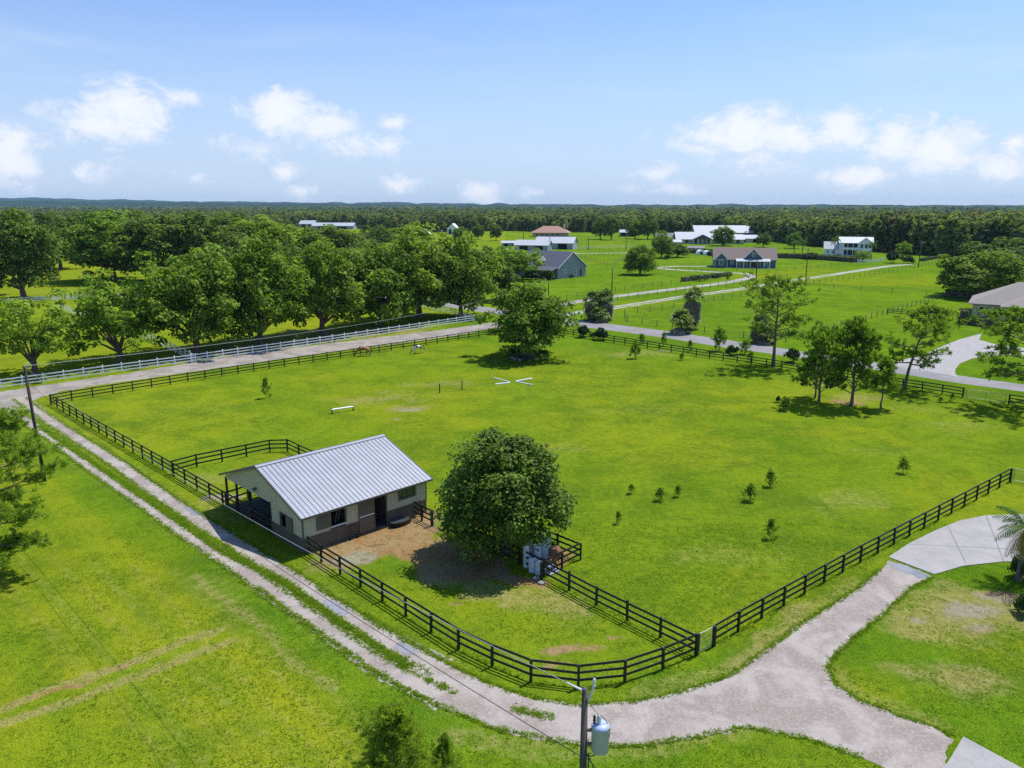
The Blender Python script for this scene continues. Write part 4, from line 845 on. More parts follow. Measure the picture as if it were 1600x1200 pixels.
pr = MB(); pr.add([(-3.2, -.3, 2.8), (-3.2, 19, 2.8), (.1, 19, 4.0), (.1, -.3, 4.0), (-3.2, -.3, 2.65), (-3.2, 19, 2.65), (.1, 19, 3.85), (.1, -.3, 3.85)], [(0, 1, 2, 3), (7, 6, 5, 4), (0, 4, 5, 1), (1, 5, 6, 2), (2, 6, 7, 3), (3, 7, 4, 0)]); pr.put('porch_roof', M['slate'], t)
for y in (0, 3.2, 6.4, 9.6, 12.8, 16): MB().bx(-3.05, -2.85, y, y + .2, 0, 2.75).put('porch_post', M['white'], t)

# navy house
A, rz, L = face_rz((1115, 417.5), (1212, 419))
t = thing('farmhouse', 'navy blue house with brown shingle roof and twin white trimmed gables', 'house', A, rz)
wl = MB(); walls(wl, 0, L, 0, 11, 3.3, 7.4, 'x'); walls(wl, .3, 5.2, -1.6, 0, 3.4, 5.7, 'y'); wl.put('wall', M['navy'], t)
rf = MB(); gable_mesh(rf, 0, L, 0, 11, 3.3, 7.5, 'x', .5); gable_mesh(rf, .3, 5.2, -1.6, 4.2, 3.4, 5.8, 'y', .4); gable_mesh(rf, 11.8, 18.4, -.2, 5.5, 4.0, 7.3, 'y', .4); rf_o = rf.put('roof', M['shingle'], t)
gw = MB(); gw.add([(11.8, -.1, 4.0), (18.4, -.1, 4.0), (15.1, -.1, 7.25), (11.8, 3, 4.0), (18.4, 3, 4.0), (15.1, 3, 7.25)], [(0, 1, 2), (5, 4, 3), (0, 3, 4, 1), (1, 4, 5, 2), (2, 5, 3, 0)]); gw.put('gable_wall', M['navy'], t)
tr = MB()
for x0, x1, y, ze, zr in ((.3, 5.2, -2.03, 3.4, 5.8), (11.8, 18.4, -.63, 4.0, 7.3)):
    xm = (x0 + x1) / 2; MB().beam((x0 - .4, y, ze - .3), (xm, y, zr + .08), .06, .32).beam((x1 + .4, y, ze - .3), (xm, y, zr + .08), .06, .32).put('rake_trim', M['white'], t)
for q_ in ((-.03, .14, -.03, -.003, 0, 3.2), (L - .14, L + .03, -.04, -.003, 0, 3.2)): MB().bx(*q_).put('corner_trim', M['white'], t)
MB().bx(.27, .42, -1.65, -1.61, 0, 3.3).bx(5.08, 5.23, -1.65, -1.61, 0, 3.3).bx(.27, 5.23, -1.69, -1.652, 3.15, 3.35).put('gable_trim', M['white'], t)
window(t, (2.75, -1.6, 1.9), 1.3, 1.5); window(t, (7.0, 0, 2.0), .9, 1.1); window(t, (15.1, -.1, 5.3), .9, 1.3); window(t, (10.0, 0, 1.8), 1.1, 1.5); window(t, (12.4, 0, 1.8), 1.1, 1.5); window(t, (17.4, 0, 1.8), 1.1, 1.5); window(t, (19.8, 0, 1.8), 1.1, 1.5); window(t, (L - 3.3, 0, 1.9), 1.4, 1.6)
MB().bx(14.3, 16.0, -.08, -.003, 0, 2.5).put('door', M['door'], t)
pr = MB(); pr.add([(8.4, -3.0, 2.75), (21.5, -3.0, 2.75), (21.5, .0, 3.6), (8.4, .0, 3.6), (8.4, -3.0, 2.55), (21.5, -3.0, 2.55), (21.5, .0, 3.4), (8.4, .0, 3.4)], [(0, 1, 2, 3), (7, 6, 5, 4), (0, 4, 5, 1), (1, 5, 6, 2), (2, 6, 7, 3), (3, 7, 4, 0)]); pr.put('porch_roof', M['lightroof'], t)
for x in (8.6, 11.2, 13.8, 16.4, 19.0, 21.2): MB().bx(x, x + .22, -2.9, -2.68, 0, 2.56).put('porch_post', M['white'], t)
MB().bx(8.4, 21.5, -3.0, -.01, 0.01, .22).put('porch_floor', M['lightroof'], t)

# white two-storey house
A, rz, L = face_rz((1287, 399), (1362, 400.5))
t = thing('farmhouse', 'tall white two-storey house with double porch and dark shutters', 'house', A, rz)
k = L / 24
wl = MB(); walls(wl, 7.5 * k, 24 * k, 0, 10, 6.4, 8.8, 'x'); walls(wl, 0, 7.5 * k, 1.5, 9, 3.2, 6.4, 'x'); walls(wl, 17 * k, 24 * k, -1.2, 0, 6.4, 8.6, 'y'); wl.put('wall', M['white'], t)
rf = MB(); gable_mesh(rf, 7.5 * k, 24 * k, 0, 10, 6.4, 8.9, 'x', .4); gable_mesh(rf, 0, 7.4 * k, 1.5, 9, 3.2, 6.5, 'x', .3); gable_mesh(rf, 17 * k, 24 * k, -1.2, 5, 6.4, 8.7, 'y', .4); rf.put('roof', M['lightroof'], t)
for z in (1.7, 4.9):
    for x in (18.6, 20.7, 22.6): window(t, (x * k, -1.2, z), .8, 1.5, shut=False, fm='shutter', grid=False)
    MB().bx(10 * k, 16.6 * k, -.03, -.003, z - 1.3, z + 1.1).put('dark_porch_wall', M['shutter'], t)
for x in (2.0, 4.6): window(t, (x * k, 1.5, 1.8), .8, 1.3)
MB().bx(9 * k, 16.95 * k, -2.4, -.035, 3.1, 3.35).bx(9 * k, 16.95 * k, -2.4, -.035, .3, .5).put('porch_deck', M['white'], t)
MB().bx(9 * k, 16.95 * k, -2.5, -.035, 6.2, 6.38).put('porch_roof', M['lightroof'], t)
for x in (9.1, 11.6, 14.2, 16.7): MB().bx(x * k - .12, x * k + .12, -2.35, -2.11, .0, 6.2).put('porch_post', M['white'], t)
MB().bx(9 * k, 16.95 * k, -2.42, -2.38, 3.4, 4.2).put('railing', M['white'], t)

# terracotta roof house
A, rz, L = face_rz((832, 370), (870, 371))
t = thing('farmhouse', 'cream ranch house with terracotta shingle roof and brick chimney', 'house', A, R(-8)); k = 1
wl = MB(); walls(wl, 0, 28, 0, 15, 3.2); wl.put('wall', M['stucco'], t)
q = MB(); hip(q, -1, 29, -2, 16, 3.3, 8.4, .8); ro = q.put('roof', M['redshingle'], t); MB().bx(24, 25.4, 8.5, 10, 5, 10).put('chimney', M['stucco'], ro)
for x in (4, 8, 12, 16, 20): window(t, (x, 0, 1.7), 1.6, 1.5, grid=False)
for x in (2, 6, 10, 14, 18, 22): MB().bx(x, x + .25, -2.2, -1.95, 0, 3.1).put('porch_post', M['stucco'], t)
# white roofed barns in front of it
def shed(name, label, a, Lx, Dy, ze, zr, rzd, wm='greywall', rm='whiteroof', axis='x', doors=2, over=.6, cat='shed', group=None):
    t = thing(name, label, cat, G(*a), R(rzd), group); wl = MB(); walls(wl, 0, Lx, 0, Dy, ze, zr, axis); wl.put('wall', M[wm], t)
    q = MB(); gable_mesh(q, 0, Lx, 0, Dy, ze, zr + .05, axis, over, .12); q.put('roof', M[rm], t)
    for k in range(doors):
        x = Lx * (k + .6) / (doors + .2); MB().bx(x - Lx * .12, x + Lx * .12, -.06, -.004, .1, ze - .5).put('door', M['dark'], t)
    return t
shed('barn', 'low white roofed barn with a lean-to, left of the taller one', (804, 391), 19, 11, 3.0, 5.4, -14, cat='barn')
shed('barn', 'grey walled barn with white metal roof below the terracotta roofed house', (836, 389), 22, 14, 3.6, 6.6, -16, cat='barn')
shed('barn', 'small white roofed shed far left of the barns beside pale lane', (784, 385), 10, 6, 2.2, 3.2, -5, cat='barn')
# ranch complex with white metal roofs
A = G(1057, 381)
t = thing('ranch_house', 'long ranch house with white metal roofs and a small pillared portico', 'house', A, R(-3))
wl = MB(); walls(wl, 0, 30, 0, 13, 3.2, 7.2, 'x'); walls(wl, 30, 43, -2, 11, 3.0, 5.8, 'x'); walls(wl, -12, 0, 5, 14, 2.8, 6.4, 'x'); wl.put('wall', M['stucco'], t)
rf = MB(); gable_mesh(rf, 0, 30, 0, 13, 3.2, 7.3, 'x', .7); gable_mesh(rf, 30.5, 43, -2, 11, 3.0, 5.9, 'x', .5); gable_mesh(rf, 10, 22, -4, 4, 3.2, 6.0, 'y', .5); rf.put('roof', M['whiteroof'], t)
r2 = MB(); gable_mesh(r2, -12.5, -.8, 5, 14, 2.8, 6.5, 'x', .5); r2.put('wing_roof', M['slate'], t)
g_ = MB(); g_.add([(10, -3.9, 3.2), (22, -3.9, 3.2), (16, -3.9, 5.95), (10, -3.0, 3.2), (22, -3.0, 3.2), (16, -3.0, 5.95)], [(0, 1, 2), (5, 4, 3), (0, 3, 4, 1), (1, 4, 5, 2), (2, 5, 3, 0)]); g_.put('portico_gable', M['slate'], t)
for x in (10.3, 13.2, 16, 18.8, 21.5): MB().bx(x - .2, x + .2, -3.8, -3.4, 0, 3.1).put('portico_post', M['white'], t)
for x in (2.5, 6.5, 12, 20, 25.5, 33, 39): window(t, (x, -2 if x > 30 else 0, 1.7), 1.8, 1.7, grid=False, fm='shutter')
shed('stable', 'big dark stable with broad white metal roof behind the ranch house', (1086, 372), 48, 22, 4.2, 9.2, -4, 'slate', cat='stable')
shed('shed', 'open sided shed with white metal roof right of the ranch house', (1144, 379), 22, 9, 2.9, 4.9, -10, 'stucco')
shed('shed', 'small white roofed shed in the trees left of the ranch house', (968, 369.5), 13, 10, 3.4, 5.2, -15, 'slate')
shed('shed', 'low white canopy roof beside the ranch house wing', (1040, 383), 10, 7, 2.0, 3.2, 2, 'stucco', doors=1)
shed('trailer', 'dark topped white trailer parked beyond the round dark tree', (1075, 394), 9, 4, 2.2, 3.0, 0, 'white', 'slate', cat='trailer', over=.2)
for k, (px, py, lb) in enumerate([(1090, 398, 'small rounded white livestock hut, left of the pair'), (1101, 399, 'small rounded white livestock hut, right of the pair')]):
    t = thing('livestock_hut', lb, 'hut', G(px, py), group='white livestock huts'); vs = []; fs = []; n = 9; q = MB()
    for y in (0, 5):
        for i in range(n): a = math.pi * i / (n - 1); vs.append((2.0 - 2.0 * math.cos(a), y, 2.3 * math.sin(a)))
    for i in range(n - 1): fs.append((i, i + 1, n + i + 1, n + i))
    q.add(vs, fs + [tuple(range(n))[::-1], tuple(range(n, 2 * n))]); q.put('shell', M['white'], t); MB().bx(1.3, 2.7, -.05, -.004, 0.02, 1.4).put('opening', M['dark'], t)
shed('warehouse', 'long pale roofed farm building among trees, upper left', (487, 358), 45, 16, 3.5, 6.5, -4, 'greywall', 'lightroof', cat='farm building')
shed('warehouse', 'short grey farm building left of the long pale one, upper left', (468, 356), 17, 14, 4.5, 8.0, -4, 'greywall', 'lightroof', cat='farm building')
shed('cottage', 'white gabled cottage peeking over the oak crowns', (655, 374), 7, 7, 4.0, 7.5, -10, 'white', 'white', 'y', cat='house')
shed('cottage', 'tall white gabled house half hidden by far trees', (699, 366), 9, 8, 5.0, 9, -10, 'white', 'white', 'y', cat='house')
shed('cottage', 'tiny white roofed building left of the tall white gabled one', (676, 362), 8, 8, 7.5, 10, -10, 'white', 'white', 'x', cat='house')
shed('cottage', 'far white building peeking between trees at upper left', (82, 362), 30, 12, 6.0, 9, -10, 'white', 'white', 'x', cat='house')

# brown roofed house on the right edge
A = G(1516, 497); t = thing('ranch_house', 'cream stucco house with brown shingle hip roof and arched entry, at the right edge', 'house', A, R(-33))
wl = MB(); wl.bx(0, 22, 3.5, 20, 0, 2.9); wl.bx(6.0, 22, .0, 3.5, 0, 2.9); wl.put('wall', M['stucco'], t)
q = MB(); hip(q, -.3, 22, 3.2, 20, 2.95, 7.4, .6); hip(q, 5.8, 22.2, -.5, 14, 2.98, 6.4, .5); q.put('roof', M['taupeshingle'], t)
ar = MB(); pts = [(7.6, .0)] + [(9.2 - 1.6 * math.cos(a), 1.5 + .95 * math.sin(a)) for a in [i * math.pi / 8 for i in range(9)]] + [(10.8, 0)]
ar.add([(x, -.006, z + .02) for x, z in pts] + [(x, -.05, z + .02) for x, z in pts], [tuple(range(len(pts), 2 * len(pts))), tuple(range(len(pts)))[::-1]] + [(i, i + 1, len(pts) + i + 1, len(pts) + i) for i in range(len(pts) - 1)]); ar.put('arched_entry', M['dark'], t)
window(t, (2.2, 3.5, 1.6), 1.7, 1.3); window(t, (4.6, 3.5, 1.6), 1.2, 1.3)
# ---------------------------------------------------------------- foliage
def rot_frames(n, rs):
    """random unit normals with two tangents"""
    N = rs.normal(size=(n, 3)); N /= np.linalg.norm(N, axis=1)[:, None]; return N
def leaf_quads(P_, N, size, rs, aspect=.62):
    """one bent leaf clump per point: quads (n,4,3)"""
    n = len(P_); a = rs.normal(size=(n, 3)); T = np.cross(N, a); T /= np.linalg.norm(T, axis=1)[:, None] + 1e-9; B = np.cross(N, T)
    s = (size * rs.uniform(.6, 1.35, n))[:, None]
    v0 = P_ - T * s; v1 = P_ - B * s * aspect + N * s * .12; v2 = P_ + T * s; v3 = P_ + B * s * aspect - N * s * .10
    return np.stack([v0, v1, v2, v3], 1)
def crown(seed, rx, rz, zc, n_cl, cr, per, size, low=-.55, squash=1.0, lump=.22, cone=0.0, gap=0.0):
    rs = np.random.RandomState(seed); D = rs.normal(size=(n_cl * 3, 3)); D /= np.linalg.norm(D, axis=1)[:, None]
    D = D[D[:, 2] > low][:n_cl]; n_cl = len(D)
    ph = rs.uniform(0, 6.28, (5, 3)); fr = rs.uniform(1.2, 2.8, (5, 3))
    L = 1 + lump * sum(np.sin(fr[k, 0] * D[:, 0] * 2 + ph[k, 0]) * np.sin(fr[k, 1] * D[:, 1] * 2 + ph[k, 1]) * np.cos(fr[k, 2] * D[:, 2] * 1.5 + ph[k, 2]) for k in range(5)) * .75
    rad = (rs.uniform(.18, 1, n_cl) ** .42) * L * np.where(D[:, 2] < 0, 1.0 + .12 * np.abs(D[:, 2]), 1)
    Cn = D * rad[:, None] * np.array([rx, rx, rz]); 
    if cone: Cn[:, :2] *= (1 - cone * np.clip(Cn[:, 2] / rz, -1, 1))[:, None]
    Cn[:, 2] += zc
    cl = rs.uniform(.65, 1.35, n_cl) * cr
    U = rot_frames(n_cl * per, rs); U[:, 2] = np.where(U[:, 2] < -.75, -U[:, 2], U[:, 2]); U /= np.linalg.norm(U, axis=1)[:, None]
    c = np.repeat(Cn, per, 0); r = np.repeat(cl, per)[:, None]
    P_ = c + U * r * rs.uniform(.55, 1.06, (n_cl * per, 1)) * np.array([1.15, 1.15, .8])
    N = U * .8 + rs.normal(size=U.shape) * .5 + np.array([0, 0, .7]); N /= np.linalg.norm(N, axis=1)[:, None]
    Q = leaf_quads(P_, N, size, rs); v = np.repeat(rs.uniform(0, 1, n_cl), per) * .35 + rs.uniform(0, .65, n_cl * per)
    return Q, v, Cn
def limbs(mb, Cn, h0, r0, rs, n=9, bend=.3, top=None):
    idx = rs.choice(len(Cn), min(n, len(Cn)), replace=False)
    for i in idx:
        c = Vector(Cn[i]) * .88; s = Vector((0, 0, h0 * rs.uniform(.75, 1.1))); m_ = s.lerp(c, .5) + Vector((rs.uniform(-bend, bend), rs.uniform(-bend, bend), rs.uniform(-.1, bend)))
        mb.tube([s, s.lerp(m_, .5) + Vector((0, 0, -.05)), m_, c], [r0 * .5, r0 * .36, r0 * .26, r0 * .08], 6, False)
class Proto:
    def __init__(s, trunk, cr, h, r): s.trunk, s.crown, s.h, s.r = trunk, cr, h, r
def broadleaf(seed, mat, h=11.0, r=6.0, z0=1.0, n_cl=210, cr=1.0, per=66, size=.25, bark='bark', tr=.42, low=-.8, lump=.22, cone=0.0):
    rz = (h - z0) / 2; Q, v, Cn = crown(seed, r - cr * .7, rz - cr * .35, z0 + rz, n_cl, cr, per, size, low=low, lump=lump, cone=cone); rs = np.random.RandomState(seed + 99)
    mx = Q[:, :, 2].max(); Q[:, :, 2] = np.minimum(Q[:, :, 2], mx); 
    mb = MB(); fk = 1.7
    mb.tube([(0, 0, -.1), (0, 0, .25), (rs.uniform(-.1, .1), rs.uniform(-.1, .1), fk * .6), (rs.uniform(-.15, .15), rs.uniform(-.15, .15), fk * 1.5)], [tr * 1.5, tr * 1.05, tr * .85, tr * .5], 9, False)
    limbs(mb, Cn, fk, tr, rs, 12, .5)
    hh = np.percentile(Q[:, :, 2], 99.8); rr = np.percentile(np.abs(Q[:, :, 0]), 98.5)
    return Proto(mb.mesh('trunk', M[bark], True), quads_mesh('crown', Q, M[mat], {'v': v}), hh, rr)
def plant_tree(pr, name, label, base, top, width, cat='tree', group=None, rz=0.0, hscale=None, mat=None, xs=1.0):
    """put a tree on the ground point seen at base, as tall as top and as wide as width (photo pixels)"""
    b = G(*base); h = height_at(b.x, b.y, top); zc_ = pix(b.x, b.y, h * .6)[2]; r = width / 2 * zc_ / FPX
    t = thing(name, label, cat, b, rz, group, (r / pr.r, r / pr.r, h / pr.h * (hscale or 1)))
    put('trunk', pr.trunk, t); put('crown', pr.crown, t); return t

oaks = [broadleaf(11 + k, 'oak', z0=[.5, .3, .8, .4][k], lump=.3) for k in range(4)]
darks = [broadleaf(31 + k, 'oakdark', lump=.26, n_cl=200) for k in range(3)]
brights = [broadleaf(51 + k, 'oakbright', lump=.38, n_cl=135, cr=.9, per=60, low=-.75, z0=1.0) for k in range(2)]
rnd = random.Random(5)
OAKROW = [('b', (55, 585), 452, 132, 'bright green young oak behind the dark utility pole, first of the row from the left'),
    ('b', (188, 565), 424, 148, 'bright green oak by the white fence, second of the row from the left'),
    ('o', (308, 550), 388, 150, 'broad oak where a white side fence meets the lane fence, third of the row'),
    ('o', (408, 537), 368, 150, 'tall oak on yellowed grass, fourth of the row from the left'),
    ('o', (505, 523), 375, 135, 'oak in the middle of the row between two dark gaps, fifth from left'),
    ('o', (592, 509), 383, 125, 'wide low oak on the bare shaded ground, sixth of the row from the left'),
    ('o', (655, 497), 352, 138, 'tall oak near the road end of the row, seventh from the left'),
    ('o', (720, 494), 365, 112, 'oak with bare trunk at the right end of the row, by the fence corner')]
for i, (k, b, tp, wd, lb) in enumerate(OAKROW):
    plant_tree((brights if k == 'b' else oaks)[i % (2 if k == 'b' else 4)], 'oak_tree', lb, b, tp, wd, group='oaks in a row behind the white fence', rz=i * 1.7)
BACK = [(0, (38, 468), 328, 118, 'massive dark oak at the upper left edge above the side road'), (1, (-8, 462), 345, 90, 'dark oak cut by the left edge beside the massive one'),
    (0, (178, 438), 330, 135, 'big dark oak behind the second bright oak, upper left'), (1, (255, 440), 336, 120, 'dark oak right of the big one behind the third oak'), (2, (330, 436), 334, 125, 'round dark oak behind the fourth oak'),
    (0, (405, 430), 338, 125, 'dark crowned oak behind the tall fourth oak, a little right'), (2, (470, 424), 350, 110, 'low dark oak behind the fifth oak'), (1, (530, 424), 356, 105, 'low dark oak between fifth and sixth oaks, behind them'),
    (1, (560, 408), 366, 70, 'small dark oak farther back behind the sixth oak'), (2, (95, 420), 332, 85, 'dark oak between the two upper left oaks, farther back'), (1, (783, 470), 412, 60, 'dim oak behind the big spreading tree, on its left')]
BACK += [(1, (352, 470), 385, 95, 'dark oak filling the gap behind the third and fourth oaks'), (2, (455, 462), 380, 90, 'dark oak filling the gap behind the fourth and fifth oaks'), (0, (548, 455), 388, 85, 'dark oak filling the gap behind the fifth and sixth oaks'),
    (1, (625, 448), 385, 80, 'dark oak filling the gap behind the sixth and seventh oaks'), (2, (690, 440), 380, 75, 'dark oak behind the seventh and eighth oaks'), (0, (300, 402), 330, 80, 'far oak crown above the third oak, near the horizon'), (1, (365, 400), 334, 75, 'far oak crown above the fourth oak, near the horizon'),
    (2, (430, 398), 338, 70, 'far oak crown left of the long pale farm building'), (0, (215, 404), 328, 80, 'far oak crown above the second bright oak, near the horizon'), (1, (140, 400), 330, 75, 'far oak crown right of the massive upper left oak'), (2, (590, 392), 352, 60, 'far oak crown right of the pale farm building'), (0, (20, 400), 330, 80, 'far oak crown behind the massive upper left oak'),
    (2, (745, 425), 385, 60, 'dark oak beyond the right end of the oak row'), (1, (500, 400), 358, 60, 'far oak crown below the long pale farm building')]
for i, (k, b, tp, wd, lb) in enumerate(BACK): plant_tree(darks[k] if i not in (2, 5, 6) else oaks[i % 4], 'oak_tree', lb, b, tp, wd, group='dark oaks behind the row', rz=i * 2.1)
plant_tree(oaks[1], 'oak_tree', 'round dark green tree alone in the field right of the sage house', (1000, 429), 382, 50, rz=2) 
plant_tree(oaks[2], 'spreading_tree', 'big spreading tree with a mulch bed where the two black fences meet', (826, 557), 440, 128, rz=.6)
plant_tree(oaks[3], 'oak_tree', 'tall tree left of the rounded white huts', (1033, 403), 361, 38, rz=1)
plant_tree(darks[2], 'oak_tree', 'short round tree right of the tall one by the white huts', (1058, 402), 380, 34, rz=1)
plant_tree(oaks[0], 'oak_tree', 'broad spreading oak beside the brown-roofed house', (1527, 464), 390, 124, rz=.2)
plant_tree(darks[0], 'oak_tree', 'dark oak behind the broad spreading oak, on its right', (1560, 452), 372, 110, rz=.9)
plant_tree(brights[0], 'shade_tree', 'loose green tree hiding the left end of the sage house', (805, 437), 385, 78, rz=.9)
plant_tree(darks[2], 'shade_tree', 'dark tree left of the sage house behind the loose green one', (775, 436), 390, 60, rz=2.9)
plant_tree(brights[1], 'shade_tree', 'small bright green tree between pole and hedge right of the white two-storey house', (1411, 399), 377, 24)
plant_tree(brights[0], 'shade_tree', 'round light green tree before the white two-storey house', (1347, 409), 391, 26)
plant_tree(brights[1], 'shade_tree', 'bright tree among the upper left oaks, in front of the white cottage', (640, 395), 348, 60)
for i, (b, tp, wd, lb) in enumerate([((938, 374), 340, 26, 'far tree between terracotta house and small shed, leftmost'), ((955, 375), 338, 24, 'far tree left of the small white roofed shed'), ((1012, 374), 336, 30, 'tall far tree right of the small white roofed shed'), ((992, 373), 342, 28, 'far dark tree just behind the small shed'), ((1130, 384), 353, 34, 'brownish tree between the stable and the open shed'),
    ((747, 374), 350, 20, 'far tree in the green field above the oak row'), ((775, 376), 352, 18, 'thin far tree in the field, left of the barns'), ((1192, 386), 362, 22, 'far tree right of the open sided shed'), ((1240, 388), 362, 22, 'far tree between navy house and white two-storey house'), ((720, 380), 354, 26, 'far tree over the right end of the oak row')]):
    plant_tree((darks + oaks)[i % 5], 'field_tree', lb, b, tp, wd, group='far field trees', rz=i)

# the dense round tree by the barn yard
def round_tree():
    rs = np.random.RandomState(7); h, r, z0 = 8.6, 4.3, .45
    Q1, v1, Cn = crown(71, r - .55, (h - z0) / 2 - .35, z0 + (h - z0) / 2 - .1, 330, .78, 120, .125, low=-.75, lump=.10, cone=.16)
    mb = MB(); mb.tube([(0, 0, -.1), (0, 0, .3), (.1, 0, 1.6), (.1, .1, 3.5)], [.42, .33, .28, .2], 9, False); limbs(mb, Cn, 1.5, .3, rs, 16, .4)
    return Proto(mb.mesh('trunk', M['bark'], True), quads_mesh('crown', Q1, M['roundleaf'], {'v': v1}), np.percentile(Q1[:, :, 2], 99.9), np.percentile(np.abs(Q1[:, :, 0]), 99.3))
rp = round_tree(); plant_tree(rp, 'round_tree', 'dense round dark green tree between the barn yard and the pasture', (789, 863), 679, 202)

# pines
def needle_tufts(P_, D, rs, ln, wd, n=14, spread=.9):
    """starburst of needle triangles at each tip, leaning along its direction D"""
    m_ = len(P_); d = np.repeat(D, n, 0) + rs.normal(size=(m_ * n, 3)) * spread; d /= np.linalg.norm(d, axis=1)[:, None]
    p = np.repeat(P_, n, 0); a = rs.normal(size=d.shape); s = np.cross(d, a); s /= np.linalg.norm(s, axis=1)[:, None] + 1e-9
    l = ln * rs.uniform(.7, 1.2, (m_ * n, 1)); w_ = wd
    return np.stack([p - s * w_ * .3, p + d * l * .6 - s * w_, p + d * l, p + d * l * .6 + s * w_], 1)
def pine(seed, h=11.0, r=4.0, z0=.45, n_br=26, sub=6, tip=3, ln=.42, wd=.055, n=13, tr=.2, up=.35, kind='open', lean=0.0, mat='pine', spread=.9):
    rs = np.random.RandomState(seed); mb = MB(); pts = []; dirs = []
    tk = [(0, 0, -.1)] + [(lean * (k / 8) ** 1.4 * h * .2 + rs.uniform(-.06, .06), rs.uniform(-.06, .06), h * .97 * k / 8) for k in range(1, 9)]
    mb.tube(tk, [tr * 1.25] + [tr * (1 - .85 * k / 8) for k in range(1, 9)], 8, False)
    def trunk_at(z): f = np.clip(z / (h * .97) * 8, 0, 7.999); i = int(f); return Vector(tk[i]).lerp(Vector(tk[i + 1]), f - i)
    for b in range(n_br):
        u = (b + rs.uniform(0, 1)) / n_br; z = h * (z0 + (1 - z0) * u * .98)
        if kind == 'open': rr = r * (math.sin(math.pi * min(1, .18 + u * .80)) ** .7) * rs.uniform(.55, 1.1)
        else: rr = r * (1 - u) ** .75 * rs.uniform(.75, 1.1) + .05 * r
        a = b * 2.4 + rs.uniform(-.5, .5); s = trunk_at(z); dv = Vector((math.cos(a), math.sin(a), up * rs.uniform(.4, 1.5) - (.25 if kind == 'open' and u < .35 else 0)))
        e = s + dv * rr; mid = s.lerp(e, .5) + Vector((0, 0, rs.uniform(-.15, .1) * rr * .4)); br = tr * (.42 - .25 * u)
        mb.tube([s, mid, e], [br, br * .65, br * .2], 5, False)
        for k in range(sub):
            q = .35 + .65 * (k + rs.uniform(0, 1)) / sub; p = s.lerp(mid, q * 2) if q < .5 else mid.lerp(e, q * 2 - 1)
            sd = Vector((rs.normal(), rs.normal(), rs.uniform(.1, .9))).normalized(); l2 = rr * .28 * rs.uniform(.5, 1.2); e2 = p + (sd + dv.normalized() * .7) * l2
            if rr > 1: mb.tube([p, e2], [br * .25, br * .08], 4, False)
            for j in range(tip):
                o = Vector(rs.normal(size=3)) * ln * .42; dd = (e2 - p).normalized() if l2 > 0 else dv; tpn = p.lerp(e2, rs.uniform(.55, 1.05)) + o
                pts.append(tuple(tpn)); dirs.append(tuple(dd * .55 + Vector((0, 0, .75))))
    pts.append(tuple(trunk_at(h * .97))); dirs.append((0, 0, 1.2))
    P_ = np.array(pts); D = np.array(dirs); Q = needle_tufts(P_, D, rs, ln, wd, n, spread); v = np.repeat(rs.uniform(0, 1, len(P_)), n) * .6 + rs.uniform(0, .4, len(P_) * n)
    return Proto(mb.mesh('trunk', M['pinebark'], True), quads_mesh('crown', Q, M[mat], {'v': v}), Q[:, :, 2].max(), np.percentile(np.abs(Q[:, :, 0]), 98))
pA = pine(101, h=13, r=4.4, z0=.30, n_br=30, sub=7, tip=4, up=.75, tr=.22)
pB = pine(102, h=10, r=4.6, z0=.30, n_br=28, sub=7, tip=4, up=.30, tr=.24, lean=1.2)
pC = pine(103, h=9.5, r=3.3, z0=.14, n_br=30, sub=6, tip=3, ln=.66, wd=.05, n=15, up=.9, tr=.16, kind='open', mat='youngpine', spread=.38)
pD = pine(104, h=9.5, r=3.0, z0=.12, n_br=36, sub=6, tip=3, ln=.68, wd=.05, n=15, up=1.1, tr=.18, kind='cone', mat='youngpine', spread=.38)
pE = pine(105, h=6, r=1.3, z0=.3, n_br=22, sub=4, tip=3, up=.8, tr=.09, kind='cone', mat='youngpine')
plant_tree(pA, 'pine_tree', 'tall thin pine with an open crown by the road fence', (1208, 572), 421, 118, rz=.5, group='pines')
plant_tree(pC, 'pine_tree', 'bushy young pine at the left of the clump in the pasture', (1279, 630), 502, 80, rz=.2, group='pines')
plant_tree(pD, 'pine_tree', 'dense bright young pine in the middle of the clump in the pasture', (1330, 634), 490, 84, rz=1.2, group='pines')
plant_tree(pE, 'pine_tree', 'slim pine with thin trunk at the right of the clump in the pasture', (1376, 638), 556, 42, rz=.2, group='pines')
plant_tree(pE, 'pine_tree', 'thin stemmed small pine tucked behind the bushy one in the clump', (1273, 622), 540, 45, rz=2.2, group='pines')
plant_tree(pB, 'pine_tree', 'leaning pine with wide crown and bare trunk by the road fence, right of the clump', (1413, 607), 474, 118, rz=.0, group='pines')
plant_tree(pB, 'pine_tree', 'large pine leaning in from the right edge over the house drive', (1628, 640), 478, 190, rz=2.4, group='pines')
